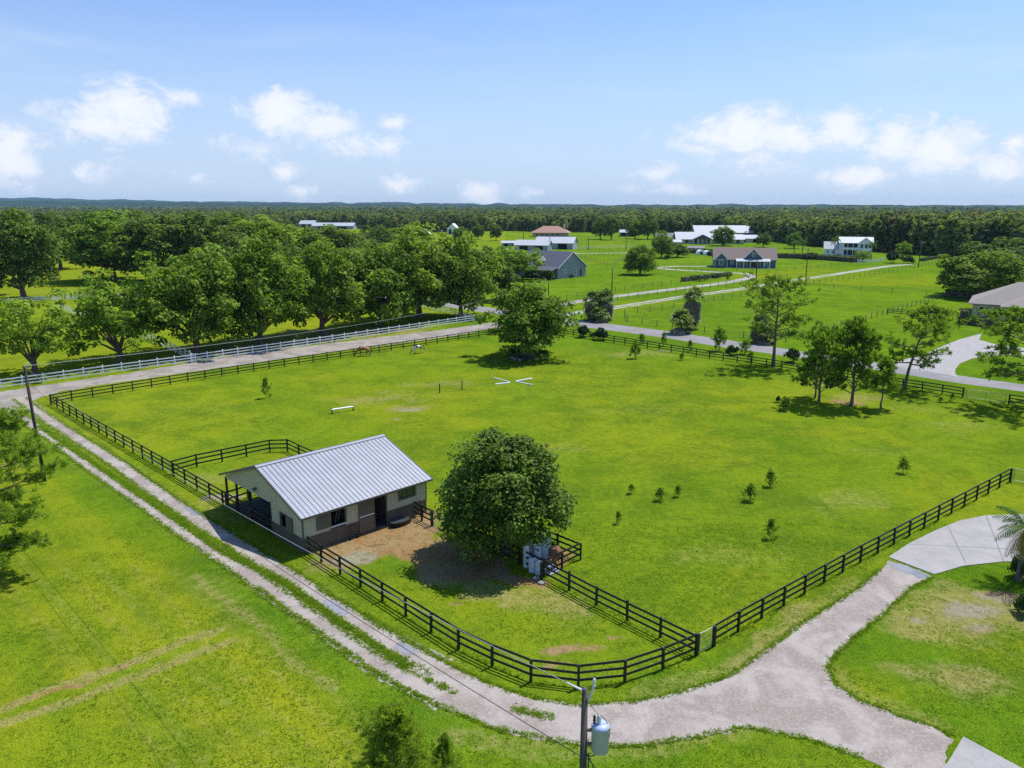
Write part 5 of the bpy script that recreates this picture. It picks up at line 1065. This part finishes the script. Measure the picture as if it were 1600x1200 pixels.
# near pines: finer needles
pL = pine(111, h=13, r=4.7, z0=.12, n_br=46, sub=13, tip=5, ln=.33, wd=.028, n=24, up=.3, tr=.24, kind='open', mat='pinebright')
b = G(-24, 905); t = thing('pine_tree', 'big pine reaching in from the left edge in front of the utility pole', 'tree', b, 1.1, 'pines', (1, 1, 1)); hh_ = height_at(b.x, b.y, 628); t.scale = (1.1, 1.1, hh_ / pL.h); put('trunk', pL.trunk, t); put('crown', pL.crown, t)
pN = pine(112, h=9, r=2.3, z0=.1, n_br=64, sub=8, tip=4, ln=.30, wd=.015, n=24, up=1.3, tr=.12, kind='cone', mat='pinebright', spread=.5)
def near_pine(Y, px_, top, width, rz, label):
    # tree whose foot is below the frame: distance Y along the ground
    lo, hi = 0, 40
    X = 0
    for _ in range(3):
        z = height_at(X, Y, top); zc_ = pix(X, Y, z)[2]; X = (px_ - 800) / FPX * zc_
    r = width / 2 * zc_ / FPX
    t = thing('pine_tree', label, 'tree', (X, Y, 0), rz, 'pines', (r / pN.r, r / pN.r, z / pN.h)); put('trunk', pN.trunk, t); put('crown', pN.crown, t)
near_pine(24.5, 612, 1092, 150, .3, 'young pine top poking up at the bottom edge, the taller one')
near_pine(25.5, 693, 1142, 52, 2.0, 'narrow young pine top at the bottom edge, right of the taller one')

# saplings in the pasture and along the road fence
sp = [pine(120 + k, h=1.9, r=.55, z0=.02, n_br=22, sub=3, tip=2, ln=.26, wd=.022, n=12, up=.9, tr=.03, kind='cone', mat='youngpine', spread=.4) for k in range(3)]
SAP = [((416, 622), 587, 15, 'lone sapling in the left part of the pasture'), ((992, 560), 531, 18, 'sapling right of the big spreading tree, the bushier of two'), ((1065, 563), 549, 8, 'small thin sapling near the road fence'), ((986, 771), 755, 13, 'tiny pine sapling nearest the round tree'), ((1031, 782), 760, 17, 'scrubby pine sapling, second right of the round tree'), ((1059, 776), 756, 10, 'thin sapling beside the scrubby one'), ((966, 818), 797, 12, 'small sapling lowest of the group by the round tree'),
    ((1171, 782), 753, 22, 'bushy sapling in the middle of the pasture'), ((1203, 760), 732, 15, 'upright sapling above the bushy one in the middle of the pasture'), ((1203, 841), 808, 20, 'dark upright sapling nearest the gravel drive fence'), ((1411, 739), 712, 17, 'leaning sapling with a brown patch at the right of the pasture'), ((1226, 641), 617, 20, 'young bush pine at the left end of the clump shadow'), ((1487, 627), 612, 9, 'small sapling just inside the road gate post'),
    ((1037, 541), 516, 9, 'narrow sapling on the road fence, left one'), ((1003, 537), 519, 10, 'dark shrubby sapling against the road fence'), ((1078, 549), 530, 11, 'sapling growing through the road fence'), ((1123, 548), 508, 24, 'taller bright sapling behind the road fence'), ((1163, 553), 528, 17, 'sapling behind the road fence beside the palm shrub'), ((1172, 565), 548, 14, 'brownish sapling by the road fence'), ((1137, 440), 424, 7, 'slim sapling by the navy house lane'), ((1469, 628), 619, 8, 'tiny dark weed clump near the road gate')]
for i, (b, tp, wd, lb) in enumerate(SAP): plant_tree(sp[i % 3], 'sapling', lb, b, tp, wd, 'sapling', 'saplings', rz=i * 1.3)

# shrubs and hedges
def shrub_mesh(seed, mat, n_cl=28, per=60, size=.10): 
    Q, v, Cn = crown(seed, .75, .42, .45, n_cl, .28, per, size, low=-.3, lump=.3); Q[:, :, 2] = np.maximum(Q[:, :, 2], .01); return quads_mesh('leaves', Q, M[mat], {'v': v}), Q[:, :, 2].max(), np.abs(Q[:, :, 0]).max()
shr = [shrub_mesh(201, 'shrub'), shrub_mesh(202, 'hedge'), shrub_mesh(203, 'shrub')]
SH = [(1, (912, 527), 507, 22, 'dark shrub against the road fence, left of two'), (1, (938, 531), 511, 26, 'dark shrub against the road fence, right of two'), (0, (1290, 510), 500, 1, ''), (1, (1237, 566), 543, 26, 'low shrub beside the tall pine at the road'), (2, (1143, 555), 538, 22, 'spiky low palm shrub behind the road fence'),
    (1, (1093, 439), 430, 22, 'bush by the lane before the navy house, left one'), (1, (1117, 434), 427, 20, 'bush by the lane before the navy house, right one'), (0, (857, 437), 421, 22, 'yellow green bush at the corner of the sage house'), (1, (830, 437), 424, 26, 'dark bush on the sage house porch'), (1, (893, 434), 429, 8, 'small dark shrub at the right corner of the sage house'),
    (0, (805, 556), 540, 30, 'low plants at the foot of the big spreading tree, left'), (0, (845, 560), 546, 24, 'low plants at the foot of the big spreading tree, right'), (1, (1395, 411), 391, 24, 'dark bush left of the lamp pole'), (2, (1418, 412), 398, 22, 'grey green bush beside the lamp pole'), (1, (1310, 405), 397, 18, 'dark bush under the white porch'), (2, (1598, 905), 868, 46, 'grey leaved bush at the foot of the feather palm'), (2, (1606, 960), 925, 46, 'dry looking grass bush at the right edge below the palm'), (1, (1216, 629), 618, 8, 'tiny shrub left of the pine clump'),
    (1, (1268, 405), 394, 30, 'dark hedge bush left of the white two-storey house'), (1, (1000, 405), 399, 14, 'small bush beyond the round dark tree'), (0, (1043, 405), 398, 10, 'pale bush in the field beyond the round dark tree')]
for i, (k, b, tp, wd, lb) in enumerate(SH):
    if not lb: continue
    me, hh, rr = shr[k]; p = G(*b); h = max(.4, height_at(p.x, p.y, tp)); zc_ = pix(p.x, p.y, h / 2)[2]; r = wd / 2 * zc_ / FPX
    t = thing('shrub', lb, 'shrub', p, i, 'shrubs', (r / rr, r / rr, h / hh)); put('leaves', me, t); put('stem', MB().tube([(0, 0, 0), (0, 0, .5)], .03, 5).mesh('stem', M['bark']), t)
def hedge(label, pxs, wd, h, mat='hedge', size=.16, dens=34):
    pts = gp(pxs); o = Vector((pts[0].x, pts[0].y, 0)); rs = np.random.RandomState(int(abs(o.x) * 7) % 999); P_ = []; N = []
    for a, b in zip(pts, pts[1:]):
        L = (b - a).length; d = (b - a).normalized(); nr = Vector((-d.y, d.x)); n = int(L * dens * (wd + h) / (size / .16) ** 2)
        for _ in range(n):
            u = rs.uniform(-.5, L + .5); f = rs.randint(4); s_ = rs.uniform(-.5, .5)
            if f < 2: q = a + d * u + nr * wd * (.5 if f else -.5) * rs.uniform(.9, 1.08); z = h * (s_ + .5); nn = (nr.x * (1 if f else -1), nr.y * (1 if f else -1), .3)
            else: q = a + d * u + nr * wd * s_; z = h * rs.uniform(.92, 1.06); nn = (0, 0, 1)
            P_.append((q.x - o.x, q.y - o.y, z)); N.append(nn)
    P_ = np.array(P_); N = np.array(N) + rs.normal(size=P_.shape) * .5; N /= np.linalg.norm(N, axis=1)[:, None]
    t = thing('hedge', label, 'hedge', o, 0, 'hedges'); put('leaves', quads_mesh('leaves', leaf_quads(P_, N, size, rs), M[mat], {'v': rs.uniform(0, 1, len(P_))}), t)
    c = MB()
    for a, b in zip(pts, pts[1:]): c.beam((a.x - o.x, a.y - o.y, h * .46), (b.x - o.x, b.y - o.y, h * .46), wd * .85, h * .88)
    c.put('twigs', M['bark'], t)
hedge('clipped dark hedge wrapping the patio of the brown-roofed house', [(1500, 505), (1512, 507), (1543, 511), (1553, 509)], 1.5, 1.5)
hedge('tall square hedge block at the left end of the patio hedge', [(1499, 505), (1512, 506)], 2.4, 3.0)
hedge('tall rounded hedge block at the right end of the patio hedge', [(1544, 509), (1556, 509)], 2.2, 2.7)
hedge('long low hedge in front of the white two-storey house', [(1212, 403), (1250, 404), (1300, 407), (1338, 410)], 4, 2.2, 'shrub', .38, 24)
hedge('dark scrubby hedgerow by the bend of the navy house lane', [(1068, 440), (1085, 437), (1140, 431)], 2, 1.3, 'shrub', .3, 20)
hedge('dark shaded hedge below the broad spreading oak', [(1478, 462), (1530, 466), (1548, 470)], 2.0, 1.6, 'hedge', .3, 22)
hedge('low dark hedge along the far edge beyond the lamp pole', [(1440, 408), (1475, 402)], 2, 1.2, 'hedge', .3, 20)
hedge('scrubby hedgerow behind the round dark tree', [(1050, 393), (1110, 397), (1116, 400)], 4, 2.2, 'hedge', .4, 20)
# mulch ring and cactus under the spreading tree
c0 = G(826, 558)
lane('mulch_bed', [Vector((c0.x + 3.1 * math.cos(a / 16 * 6.283), c0.y + 2.3 * math.sin(a / 16 * 6.283))) for a in range(16)], .005, paint('dark_mulch', (.085, .06, .045), .95, .35, 3, bump=.5), jit=.4, seed=51)
for k, (px, py, lb) in enumerate([(816, 556, 'tall prickly cactus under the spreading tree, left of its trunk'), (808, 559, 'low prickly cactus clump under the spreading tree')]):
    t = thing('cactus', lb, 'cactus', G(px, py), k); rr_ = random.Random(k + 3); base = [(0, 0, .3)]
    for q in range(9):
        b_ = rr_.choice(base); c_ = (b_[0] + rr_.uniform(-.35, .35), b_[1] + rr_.uniform(-.25, .25), b_[2] + rr_.uniform(.25, .45)); base.append(c_)
        MB().blob(c_, (.24, .07, .30), q, 6, 8, .05).put('pad', M['cactus'], t, True)
    MB().tube([(0, 0, 0), (0, 0, .6)], [.16, .1], 8).put('stem', M['cactus'], t)
for k, (px, py) in enumerate([(800, 560), (804, 562), (812, 564), (838, 563)]):
    o_ = MB().blob((0, 0, .14), (.35, .28, .2), 60 + k).put('boulder', M['rock'], None, True, loc=G(px, py)); tag(o_, ['grey boulder at the left rim of the mulch bed', 'second boulder in from the left rim of the mulch bed', 'boulder at the front rim of the mulch bed', 'boulder at the right rim of the mulch bed'][k], 'stone')

# palms
def fan_frond(rs, o, d, ln, w_, droop, n=11):
    """fan leaf at the end of a stalk: narrow folded blades"""
    d = d / np.linalg.norm(d); s = np.cross(d, [0, 0, 1]); s /= np.linalg.norm(s) + 1e-9; u = np.cross(s, d); q = []
    tip0 = o + d * ln * .5
    for k in range(n):
        a = (k / (n - 1) - .5) * 2.5; e = d * math.cos(a) + s * math.sin(a); L_ = ln * .62 * rs.uniform(.85, 1.1)
        m_ = tip0 + e * L_ * .55 + u * .04; t_ = tip0 + e * L_ - np.array([0, 0, droop * L_ * rs.uniform(.5, 1.1)]); sd = np.cross(e, u) * w_
        q.append([tip0, m_ - sd, t_, m_ + sd])
    sd = s * .02; q.append([o - sd, o + sd, tip0 + sd, tip0 - sd]); return q
def cabbage_palm(seed, h, green=34, dead=60, skirt=1.0, ln=1.5):
    rs = np.random.RandomState(seed); g_ = []; dd = []
    for k in range(green):
        el = rs.uniform(-.15, 1.4); a = rs.uniform(0, 6.28); d = np.array([math.cos(a) * math.cos(el), math.sin(a) * math.cos(el), math.sin(el)]); g_ += fan_frond(rs, np.array([0, 0, h]), d, ln * rs.uniform(.8, 1.1), .12, .45)
    for k in range(dead):
        u = rs.uniform(0, 1) * skirt; el = -.15 - rs.uniform(.1, 1.0); a = rs.uniform(0, 6.28); d = np.array([math.cos(a) * math.cos(el), math.sin(a) * math.cos(el), math.sin(el)]); dd += fan_frond(rs, np.array([0, 0, h * (1 - u * .55)]), d, ln * rs.uniform(.6, 1.0), .13, .5)
    tk = MB(); tk.tube([(0, 0, -.05), (0, 0, h * .5), (0, 0, h)], [.28, .22, .2], 8, False)
    return tk.mesh('trunk', M['bark'], True), quads_mesh('frond', np.array(g_), M['palm'], {'v': rs.uniform(0, 1, len(g_))}), quads_mesh('dead_frond', np.array(dd), M['deadpalm'], {'v': rs.uniform(0, 1, len(dd))})
def put_palm(label, base, rz, sc_, pm, group='cabbage palms'):
    t = thing('cabbage_palm', label, 'palm', G(*base), rz, group, sc_); put('trunk', pm[0], t); put('crown', pm[1], t); put('dead_skirt', pm[2], t); return t
pm1 = cabbage_palm(301, 4.0, 60, 190, ln=2.5); pm2 = cabbage_palm(302, 5.6, 55, 200, ln=2.5); pm3 = cabbage_palm(303, 1.2, 55, 40, ln=2.4)
put_palm('wide cabbage palm with brown skirt at the lane entrance, left of two joined', (926, 500), 0, (1, 1, 1.05), pm1)
put_palm('wide cabbage palm with brown skirt at the lane entrance, right of two joined', (944, 500), 1.4, (1, 1, 1.08), pm1)
put_palm('short cabbage palm at the foot of the lane entrance pair', (936, 503), .4, (1, 1, 1), pm3)
put_palm('tall shaggy cabbage palm by the road, mid right', (1077, 514), 0, (.95, .95, 1.1), pm2).rotation_euler[1] = .10
put_palm('low wide cabbage palm leaning at the foot of the tall shaggy one', (1064, 521), 2, (1.1, 1.1, 1.5), pm3)
put_palm('cabbage palm half behind the tall thin pine', (1185, 535), 1, (.75, .75, .85), pm1)
put_palm('low dark palm clump beside the one behind the tall thin pine', (1197, 537), 2, (.9, .9, 1), pm3)
def feather(rs, o, az_, el, ln, droop, n=26, lw=.03, ll=.55):
    q = []; p = np.array(o, float); d = np.array([math.cos(az_) * math.cos(el), math.sin(az_) * math.cos(el), math.sin(el)]); st = ln / n; side = np.array([-math.sin(az_), math.cos(az_), 0])
    for k in range(n):
        p2 = p + d * st; up_ = np.cross(side, d); w0 = .035 * (1 - k / n) + .006; q.append([p - side * w0, p2 - side * w0, p2 + side * w0, p + side * w0])
        if k > 2:
            L_ = ll * math.sin(math.pi * (.12 + .83 * k / n)) * rs.uniform(.85, 1.1)
            for s_ in (-1, 1):
                e = side * s_ + d * .75 + up_ * (.25 if k % 2 else .55); e /= np.linalg.norm(e); m_ = p + e * L_ * .5; t_ = p + e * L_ - np.array([0, 0, .38 * L_]); ww = d * lw
                q.append([p, m_ - ww, t_, m_ + ww])
        d = d + np.array([0, 0, -droop / n]); d /= np.linalg.norm(d); p = p2
    return q
def feather_palm(seed, h, nf=18, ln=2.6, sc2=1.0, extra=True):
    rs = np.random.RandomState(seed); g_ = []; yl = []; dd = []; top = (0, 0, h)
    for k in range(nf): g_ += feather(rs, top, k * 2.4 + rs.uniform(-.2, .2), rs.uniform(.15, 1.25), ln * rs.uniform(.85, 1.1), rs.uniform(1.4, 2.3))
    for k in range(3): yl += feather(rs, (0, 0, h - .1), 3.3 + k * .35, -.1 + k * .1, ln * .95, 2.2)
    for k in range(3): dd += feather(rs, (0, 0, h - .2), 2.9 + k * 1.1, -.6, ln * .7, 2.6)
    tk = MB(); tk.tube([(0, 0, -.05), (0, 0, .3), (0, 0, h * .6), (0, 0, h)], [.26, .19, .15, .12], 12, False); ring = MB()
    for k in range(int(h / .16)): z = .3 + k * .16; ring.tube([(0, 0, z), (0, 0, z + .03)], .19 - .045 * z / h, 10, False)
    return tk.mesh('trunk', M['greywood'], True), [('green_fronds', quads_mesh('crown', np.array(g_), M['palmbright'], {'v': rs.uniform(0, 1, len(g_))})), ('yellow_fronds', quads_mesh('yellow_frond', np.array(yl), M['yellowpalm'], {'v': rs.uniform(0, 1, len(yl))})), ('dead_fronds', quads_mesh('dead_frond', np.array(dd), M['deadpalm'], {'v': rs.uniform(0, 1, len(dd))}))], ring.mesh('trunk_ring', M['bark'])
fp = feather_palm(401, 3.6, 20, 2.5)
t = thing('feather_palm', 'feather palm with grey trunk and one yellowing frond at the right edge', 'palm', G(1591, 906), .1); put('trunk', fp[0], t); put('trunk_ring', fp[2], t)
for nm, me in fp[1]: put({'green_fronds': 'crown', 'yellow_fronds': 'yellow_frond', 'dead_fronds': 'dead_frond'}[nm], me, t)
for i, (b, tp, lb) in enumerate([((1240, 402), 376, 'feathery palm left of the white two-storey house, leftmost'), ((1253, 401), 374, 'feathery palm left of the white two-storey house, inner one'), ((1303, 402), 371, 'feathery palm in front of the white two-storey house'), ((1361, 405), 379, 'feathery palm at the right corner of the white two-storey house'), ((743, 371), 356, 'far palm above the right end of the oak row')]):
    p = G(*b); h = height_at(p.x, p.y, tp); t = thing('feather_palm', lb, 'palm', p, i * 1.1, 'far feather palms', (1.25, 1.25, h / 4.3)); put('trunk', fp[0], t); put('crown', fp[1][0][1], t)

# ---------------------------------------------------------------- grass tufts along the drive and fence feet (ground cover nobody could count)
rs = np.random.RandomState(77); P_ = []
def along(pxs, off, n, spread, clump=True):
    pts = gp(pxs)
    for a, b in zip(pts, pts[1:]):
        L = (b - a).length; d = (b - a).normalized(); nr = Vector((-d.y, d.x)); k = int(L * n)
        for _ in range(k):
            u = rs.uniform(0, L); p = a + d * u + nr * (off + rs.normal() * spread)
            if not clump or float(vnoise(np.array(p.x * .8), np.array(p.y * .8), 4)) > .35: P_.append((p.x, p.y, 0))
GE1 = [(497, 919), (575, 962), (619, 990), (669, 1019), (712, 1044), (769, 1069), (837, 1091), (900, 1101), (1000, 1095), (1072, 1079), (1140, 1056), (1192, 1020), (1240, 984), (1288, 952), (1340, 920), (1375, 890)]
GE2 = [(400, 916), (462, 962), (531, 1009), (587, 1050), (650, 1084), (712, 1113), (775, 1139), (900, 1163), (1000, 1166), (1072, 1154), (1160, 1136), (1224, 1146), (1288, 1162), (1348, 1184)]
GE3 = [(1456, 903), (1424, 918), (1384, 957), (1344, 989), (1308, 1021), (1294, 1040), (1304, 1068), (1340, 1092), (1400, 1116), (1460, 1136), (1490, 1152)]
for ge in (GE1, GE2, GE3): along(ge, 0, 40, .10, False)
for off in (.65, -.65): along(OUT, off, 34, .12, False)
for off in (.68, -.68): along(INN, off, 34, .14, False)
MED = [(60, 665), (150, 727), (250, 795), (350, 864), (447, 910), (494, 944), (575, 1000), (640, 1043)]
along(MED, 0, 120, .15, False)
along([(800, 1108), (834, 1115), (866, 1122)], 0, 90, .16, False); along([(668, 1062), (674, 1066)], 0, 120, .12, False); along([(690, 1070), (697, 1076)], 0, 120, .12, False)
for fpx in ([(80, 632), (351, 791), (470, 858), (716, 1015), (826, 1065), (899, 1075), (972, 1068), (1033, 1047), (1088, 1024)], [(1115, 1010), (1331, 886), (1578, 753)], [(1088, 1024), (936, 948), (820, 885)], [(80, 632), (404, 579), (773, 523)], [(877, 522), (1504, 621)]): along(fpx, 0, 16, .10)
# open lawn and pasture near the camera
nn = 52000; X = rs.uniform(-30, 34, nn); Y = 22 + 34 * rs.uniform(0, 1, nn) ** 1.3; keep = fbm(X * .5, Y * .5, 41) > .47
def poly_mask(X, Y, poly):
    ins = np.zeros(len(X), bool); n = len(poly)
    for i in range(n):
        (x0, y0), (x1, y1) = poly[i], poly[(i + 1) % n]
        c = ((y0 > Y) != (y1 > Y)) & (X < (x1 - x0) * (Y - y0) / (y1 - y0 + 1e-12) + x0); ins ^= c
    return ins
for pg in (gp(GE1 + [(1388, 876), (1456, 901)] + GE3[1:] + [(1478, 1184), (1468, 1230), (1380, 1198)] + GE2[::-1]), strip(OUT, 1.5), strip(INN, 1.6), gp(SLAB), gp([(1505, 1152), (1620, 1214), (1640, 1290), (1440, 1290), (1476, 1200)]), gp([(440, 850), (660, 790), (800, 880), (700, 905), (520, 900)])):
    keep &= ~poly_mask(X, Y, [tuple(p) for p in pg])
D_ = dirt; ix = np.clip(np.searchsorted(gx, X), 0, nx - 1); iy = np.clip(np.searchsorted(gy, Y), 0, ny - 1); keep &= D_[iy, ix] < .3
P0 = np.array(P_); P1 = np.stack([X[keep], Y[keep], np.zeros(keep.sum())], 1)
def tufts(P, rs, hgt, nb=5):
    m_ = len(P); p = np.repeat(P, nb, 0); a = rs.uniform(0, 6.28, m_ * nb); tilt = rs.uniform(.6, 2.2, m_ * nb); h = np.repeat(hgt * rs.uniform(.5, 1.4, m_), nb) * rs.uniform(.7, 1.1, m_ * nb)
    d = np.stack([np.cos(a) * tilt, np.sin(a) * tilt, np.ones(m_ * nb)], 1) * h[:, None]; s = np.stack([-np.sin(a), np.cos(a), np.zeros(m_ * nb)], 1) * (.016 + .10 * h)[:, None]
    p = p + np.stack([rs.normal(size=m_ * nb), rs.normal(size=m_ * nb), np.zeros(m_ * nb)], 1) * .04
    return np.stack([p - s, p + s, p + d], 1), np.repeat(rs.uniform(0, 1, m_), nb)
q0, v0 = tufts(P0, rs, .075, 6); q1, v1 = tufts(P1, rs, .055, 4)
tag(put('grass', quads_mesh('grass', np.concatenate([q0, q1]), M['tuft'], {'v': np.concatenate([v0, v1])}, 3)), 'tufts of green grass fringing the gravel drive and thickening the turf', 'grass', kind='stuff')

# ---------------------------------------------------------------- the far wood
def forest_protos():
    out = []
    for k in range(7):
        conif = k >= 4; rs_ = np.random.RandomState(500 + k)
        Q, v, _ = crown(510 + k, 3.1 if not conif else 2.3, 6.2, 7.6, 34, 1.25, 9, .85, low=-.95, lump=.35, cone=.45 if conif else 0)
        out.append((Q, v))
    return out
FP = forest_protos()
def edge_y(px):
    """ground row (photo y) where the far wood begins, by column"""
    xs = [-400, 0, 60, 200, 330, 450, 560, 620, 700, 800, 900, 1000, 1100, 1180, 1260, 1360, 1440, 1480, 1560, 1640, 2100]
    ys = [375, 368, 366, 366, 366, 354, 355, 366, 362, 361, 363, 363, 364, 372, 384, 392, 398, 402, 405, 405, 405]
    return float(np.interp(px, xs, ys))
rs = np.random.RandomState(9); TR = []
def scatter(n, dmin, dmax, th0=-47, th1=47, sp=1.0, hs=(.6, 1.22), front=False):
    for _ in range(n):
        th = R(rs.uniform(th0, th1)); px = 800 + FPX * math.tan(th) * 1.0; e = G(px, edge_y(px)); e_d = e.y
        d = dmin * (dmax / dmin) ** rs.uniform(0, 1)
        if front: y = e_d + abs(rs.normal()) * 22
        else: y = d
        if y < e_d: continue
        x = math.tan(th) * y * 1.0; TR.append((x, y, rs.uniform(*hs), rs.randint(7), px))
scatter(1500, 0, 0, front=True) if 0 else None
def scat_front(n):
    for _ in range(n):
        px = rs.uniform(-500, 2100); e = G(px, edge_y(px)); x = e.x * (1 + rs.uniform(0, .02)); y = e.y * (1 + abs(rs.normal()) * .05); TR.append((x, y, rs.uniform(.55, 1.2), rs.randint(7), px))
scat_front(1900)
scatter(3400, 380, 1100); scatter(3300, 1000, 2600, hs=(.8, 1.3)); scatter(3000, 2500, 6000, hs=(1.0, 1.7))
Qs = []; vs_ = []; ru = []
pxs_ = np.array([a[4] for a in TR])
for i, (x, y, s, k, px) in enumerate(TR):
    Q, v = FP[k]
    if y > 2400: sel = np.arange(0, len(Q), 4); g_ = 2.1
    elif y > 1100: sel = np.arange(0, len(Q), 2); g_ = 1.35
    else: sel = np.arange(len(Q)); g_ = 1.0
    q = Q[sel]; a = rs.uniform(0, 6.28); ca, sa = math.cos(a), math.sin(a)
    if g_ > 1: c_ = q.mean(1, keepdims=True); q = c_ + (q - c_) * g_
    sx = s * rs.uniform(.95, 1.35) * (1.2 if y > 1500 else 1); st_ = 1.22 if px > 1380 and y < 560 else 1.0
    base = 15.0 / 14.6 * s * st_
    X_ = (q[..., 0] * ca - q[..., 1] * sa) * sx + x; Y_ = (q[..., 0] * sa + q[..., 1] * ca) * sx + y; Z_ = q[..., 2] * base
    Qs.append(np.stack([X_, Y_, Z_], -1)); tint = np.clip(rs.normal(.5, .3), 0, 1); vs_.append(np.clip(v[sel] * .4 + tint * .6, 0, 1))
    rst = 0.0
    if (k == 6 and rs.uniform() < .35): rst = rs.uniform(.2, .45)
    if px > 1330 and 400 < y < 900 and rs.uniform() < .42: rst = rs.uniform(.35, .8)
    if y < 1400 and px < 1300 and rs.uniform() < .10: rst = rs.uniform(.15, .4)
    ru.append(np.full(len(sel), rst))
fq = np.concatenate(Qs); 
tag(put('forest', quads_mesh('forest', fq, M['forest'], {'v': np.concatenate(vs_), 'rust': np.concatenate(ru)})), 'mixed dark wood stretching to the horizon beyond the farms', 'forest', kind='stuff')
# forest floor (dark shade under the far trees)
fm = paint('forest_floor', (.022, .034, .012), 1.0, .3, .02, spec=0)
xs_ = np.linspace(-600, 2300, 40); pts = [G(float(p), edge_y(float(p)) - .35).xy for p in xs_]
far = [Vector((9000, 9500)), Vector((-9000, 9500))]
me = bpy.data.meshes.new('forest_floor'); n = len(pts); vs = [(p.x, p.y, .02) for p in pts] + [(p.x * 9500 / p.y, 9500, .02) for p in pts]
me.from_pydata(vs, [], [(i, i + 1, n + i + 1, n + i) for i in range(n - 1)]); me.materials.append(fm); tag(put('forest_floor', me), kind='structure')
# distant wooded hills
def hills(name, D, prof, seed, amp, depth, mat):
    xs = np.linspace(-1.05, 1.05, 420) * D; rows = 14; vs = []
    for r in range(rows):
        v = r / (rows - 1); y = D + depth * (v - .5)
        for x in xs:
            px = 800 + FPX * x / D; base = float(np.interp(px, [p[0] for p in prof], [p[1] for p in prof]))
            hgt = CAM_H + base / FPX * D; nz_ = (float(vnoise(np.array(x / D * 60), np.array(seed + .5), seed)) - .5) * 2 * amp + (float(vnoise(np.array(x / D * 420), np.array(r * .7), seed + 3)) - .5) * amp * .9
            vs.append((x, y, max(.5, (hgt + nz_) * math.sin(math.pi * min(1, v * 1.25 + .02)) ** .6 if v < .78 else (hgt + nz_) * (1 - v) * 4)))
    n = len(xs); fs = [(r * n + i, r * n + i + 1, (r + 1) * n + i + 1, (r + 1) * n + i) for r in range(rows - 1) for i in range(n - 1)]
    me = bpy.data.meshes.new(name); me.from_pydata(vs, [], fs); me.materials.append(mat); tag(put(name, me), kind='structure')
hm = paint('wooded_hill', (.026, .048, .034), 1.0, .6, .03, spec=0)
hills('hills', 5200, [(-500, 9), (0, 8.5), (200, 6), (400, 4), (700, 2.0), (1000, 0.5), (1600, 0)], 3, 9, 900, hm)
hills('far_hills', 8800, [(-500, 14), (0, 12.5), (120, 11), (300, 7.5), (500, 5.5), (700, 4.2), (850, 2.6), (1050, 2.5), (1250, 1.5), (1600, 1)], 8, 13, 1500, hm)

# haze: clear near, blueing the last kilometres
hb = MB(); hb.bx(-11000, 11000, -650, 10800, -1.0, 150.0)
hz_m, ht = new_mat('haze'); pv = ht.n('ShaderNodeVolumePrincipled', {'Color': (0.50, 0.76, 1.0, 1), 'Density': HAZE, 'Anisotropy': 0.0}); ht.n('ShaderNodeOutputMaterial', {1: pv.outputs[0]})
if HAZE: tag(hb.put('haze', hz_m), 'thin blue summer haze over the far woods', 'haze', kind='stuff')
sc.cycles.volume_bounces = 0; sc.cycles.max_bounces = 6; sc.cycles.transparent_max_bounces = 8; sc.cycles.diffuse_bounces = 3
sc.cycles.use_denoising = False; sc.cycles.sample_clamp_indirect = 3.0
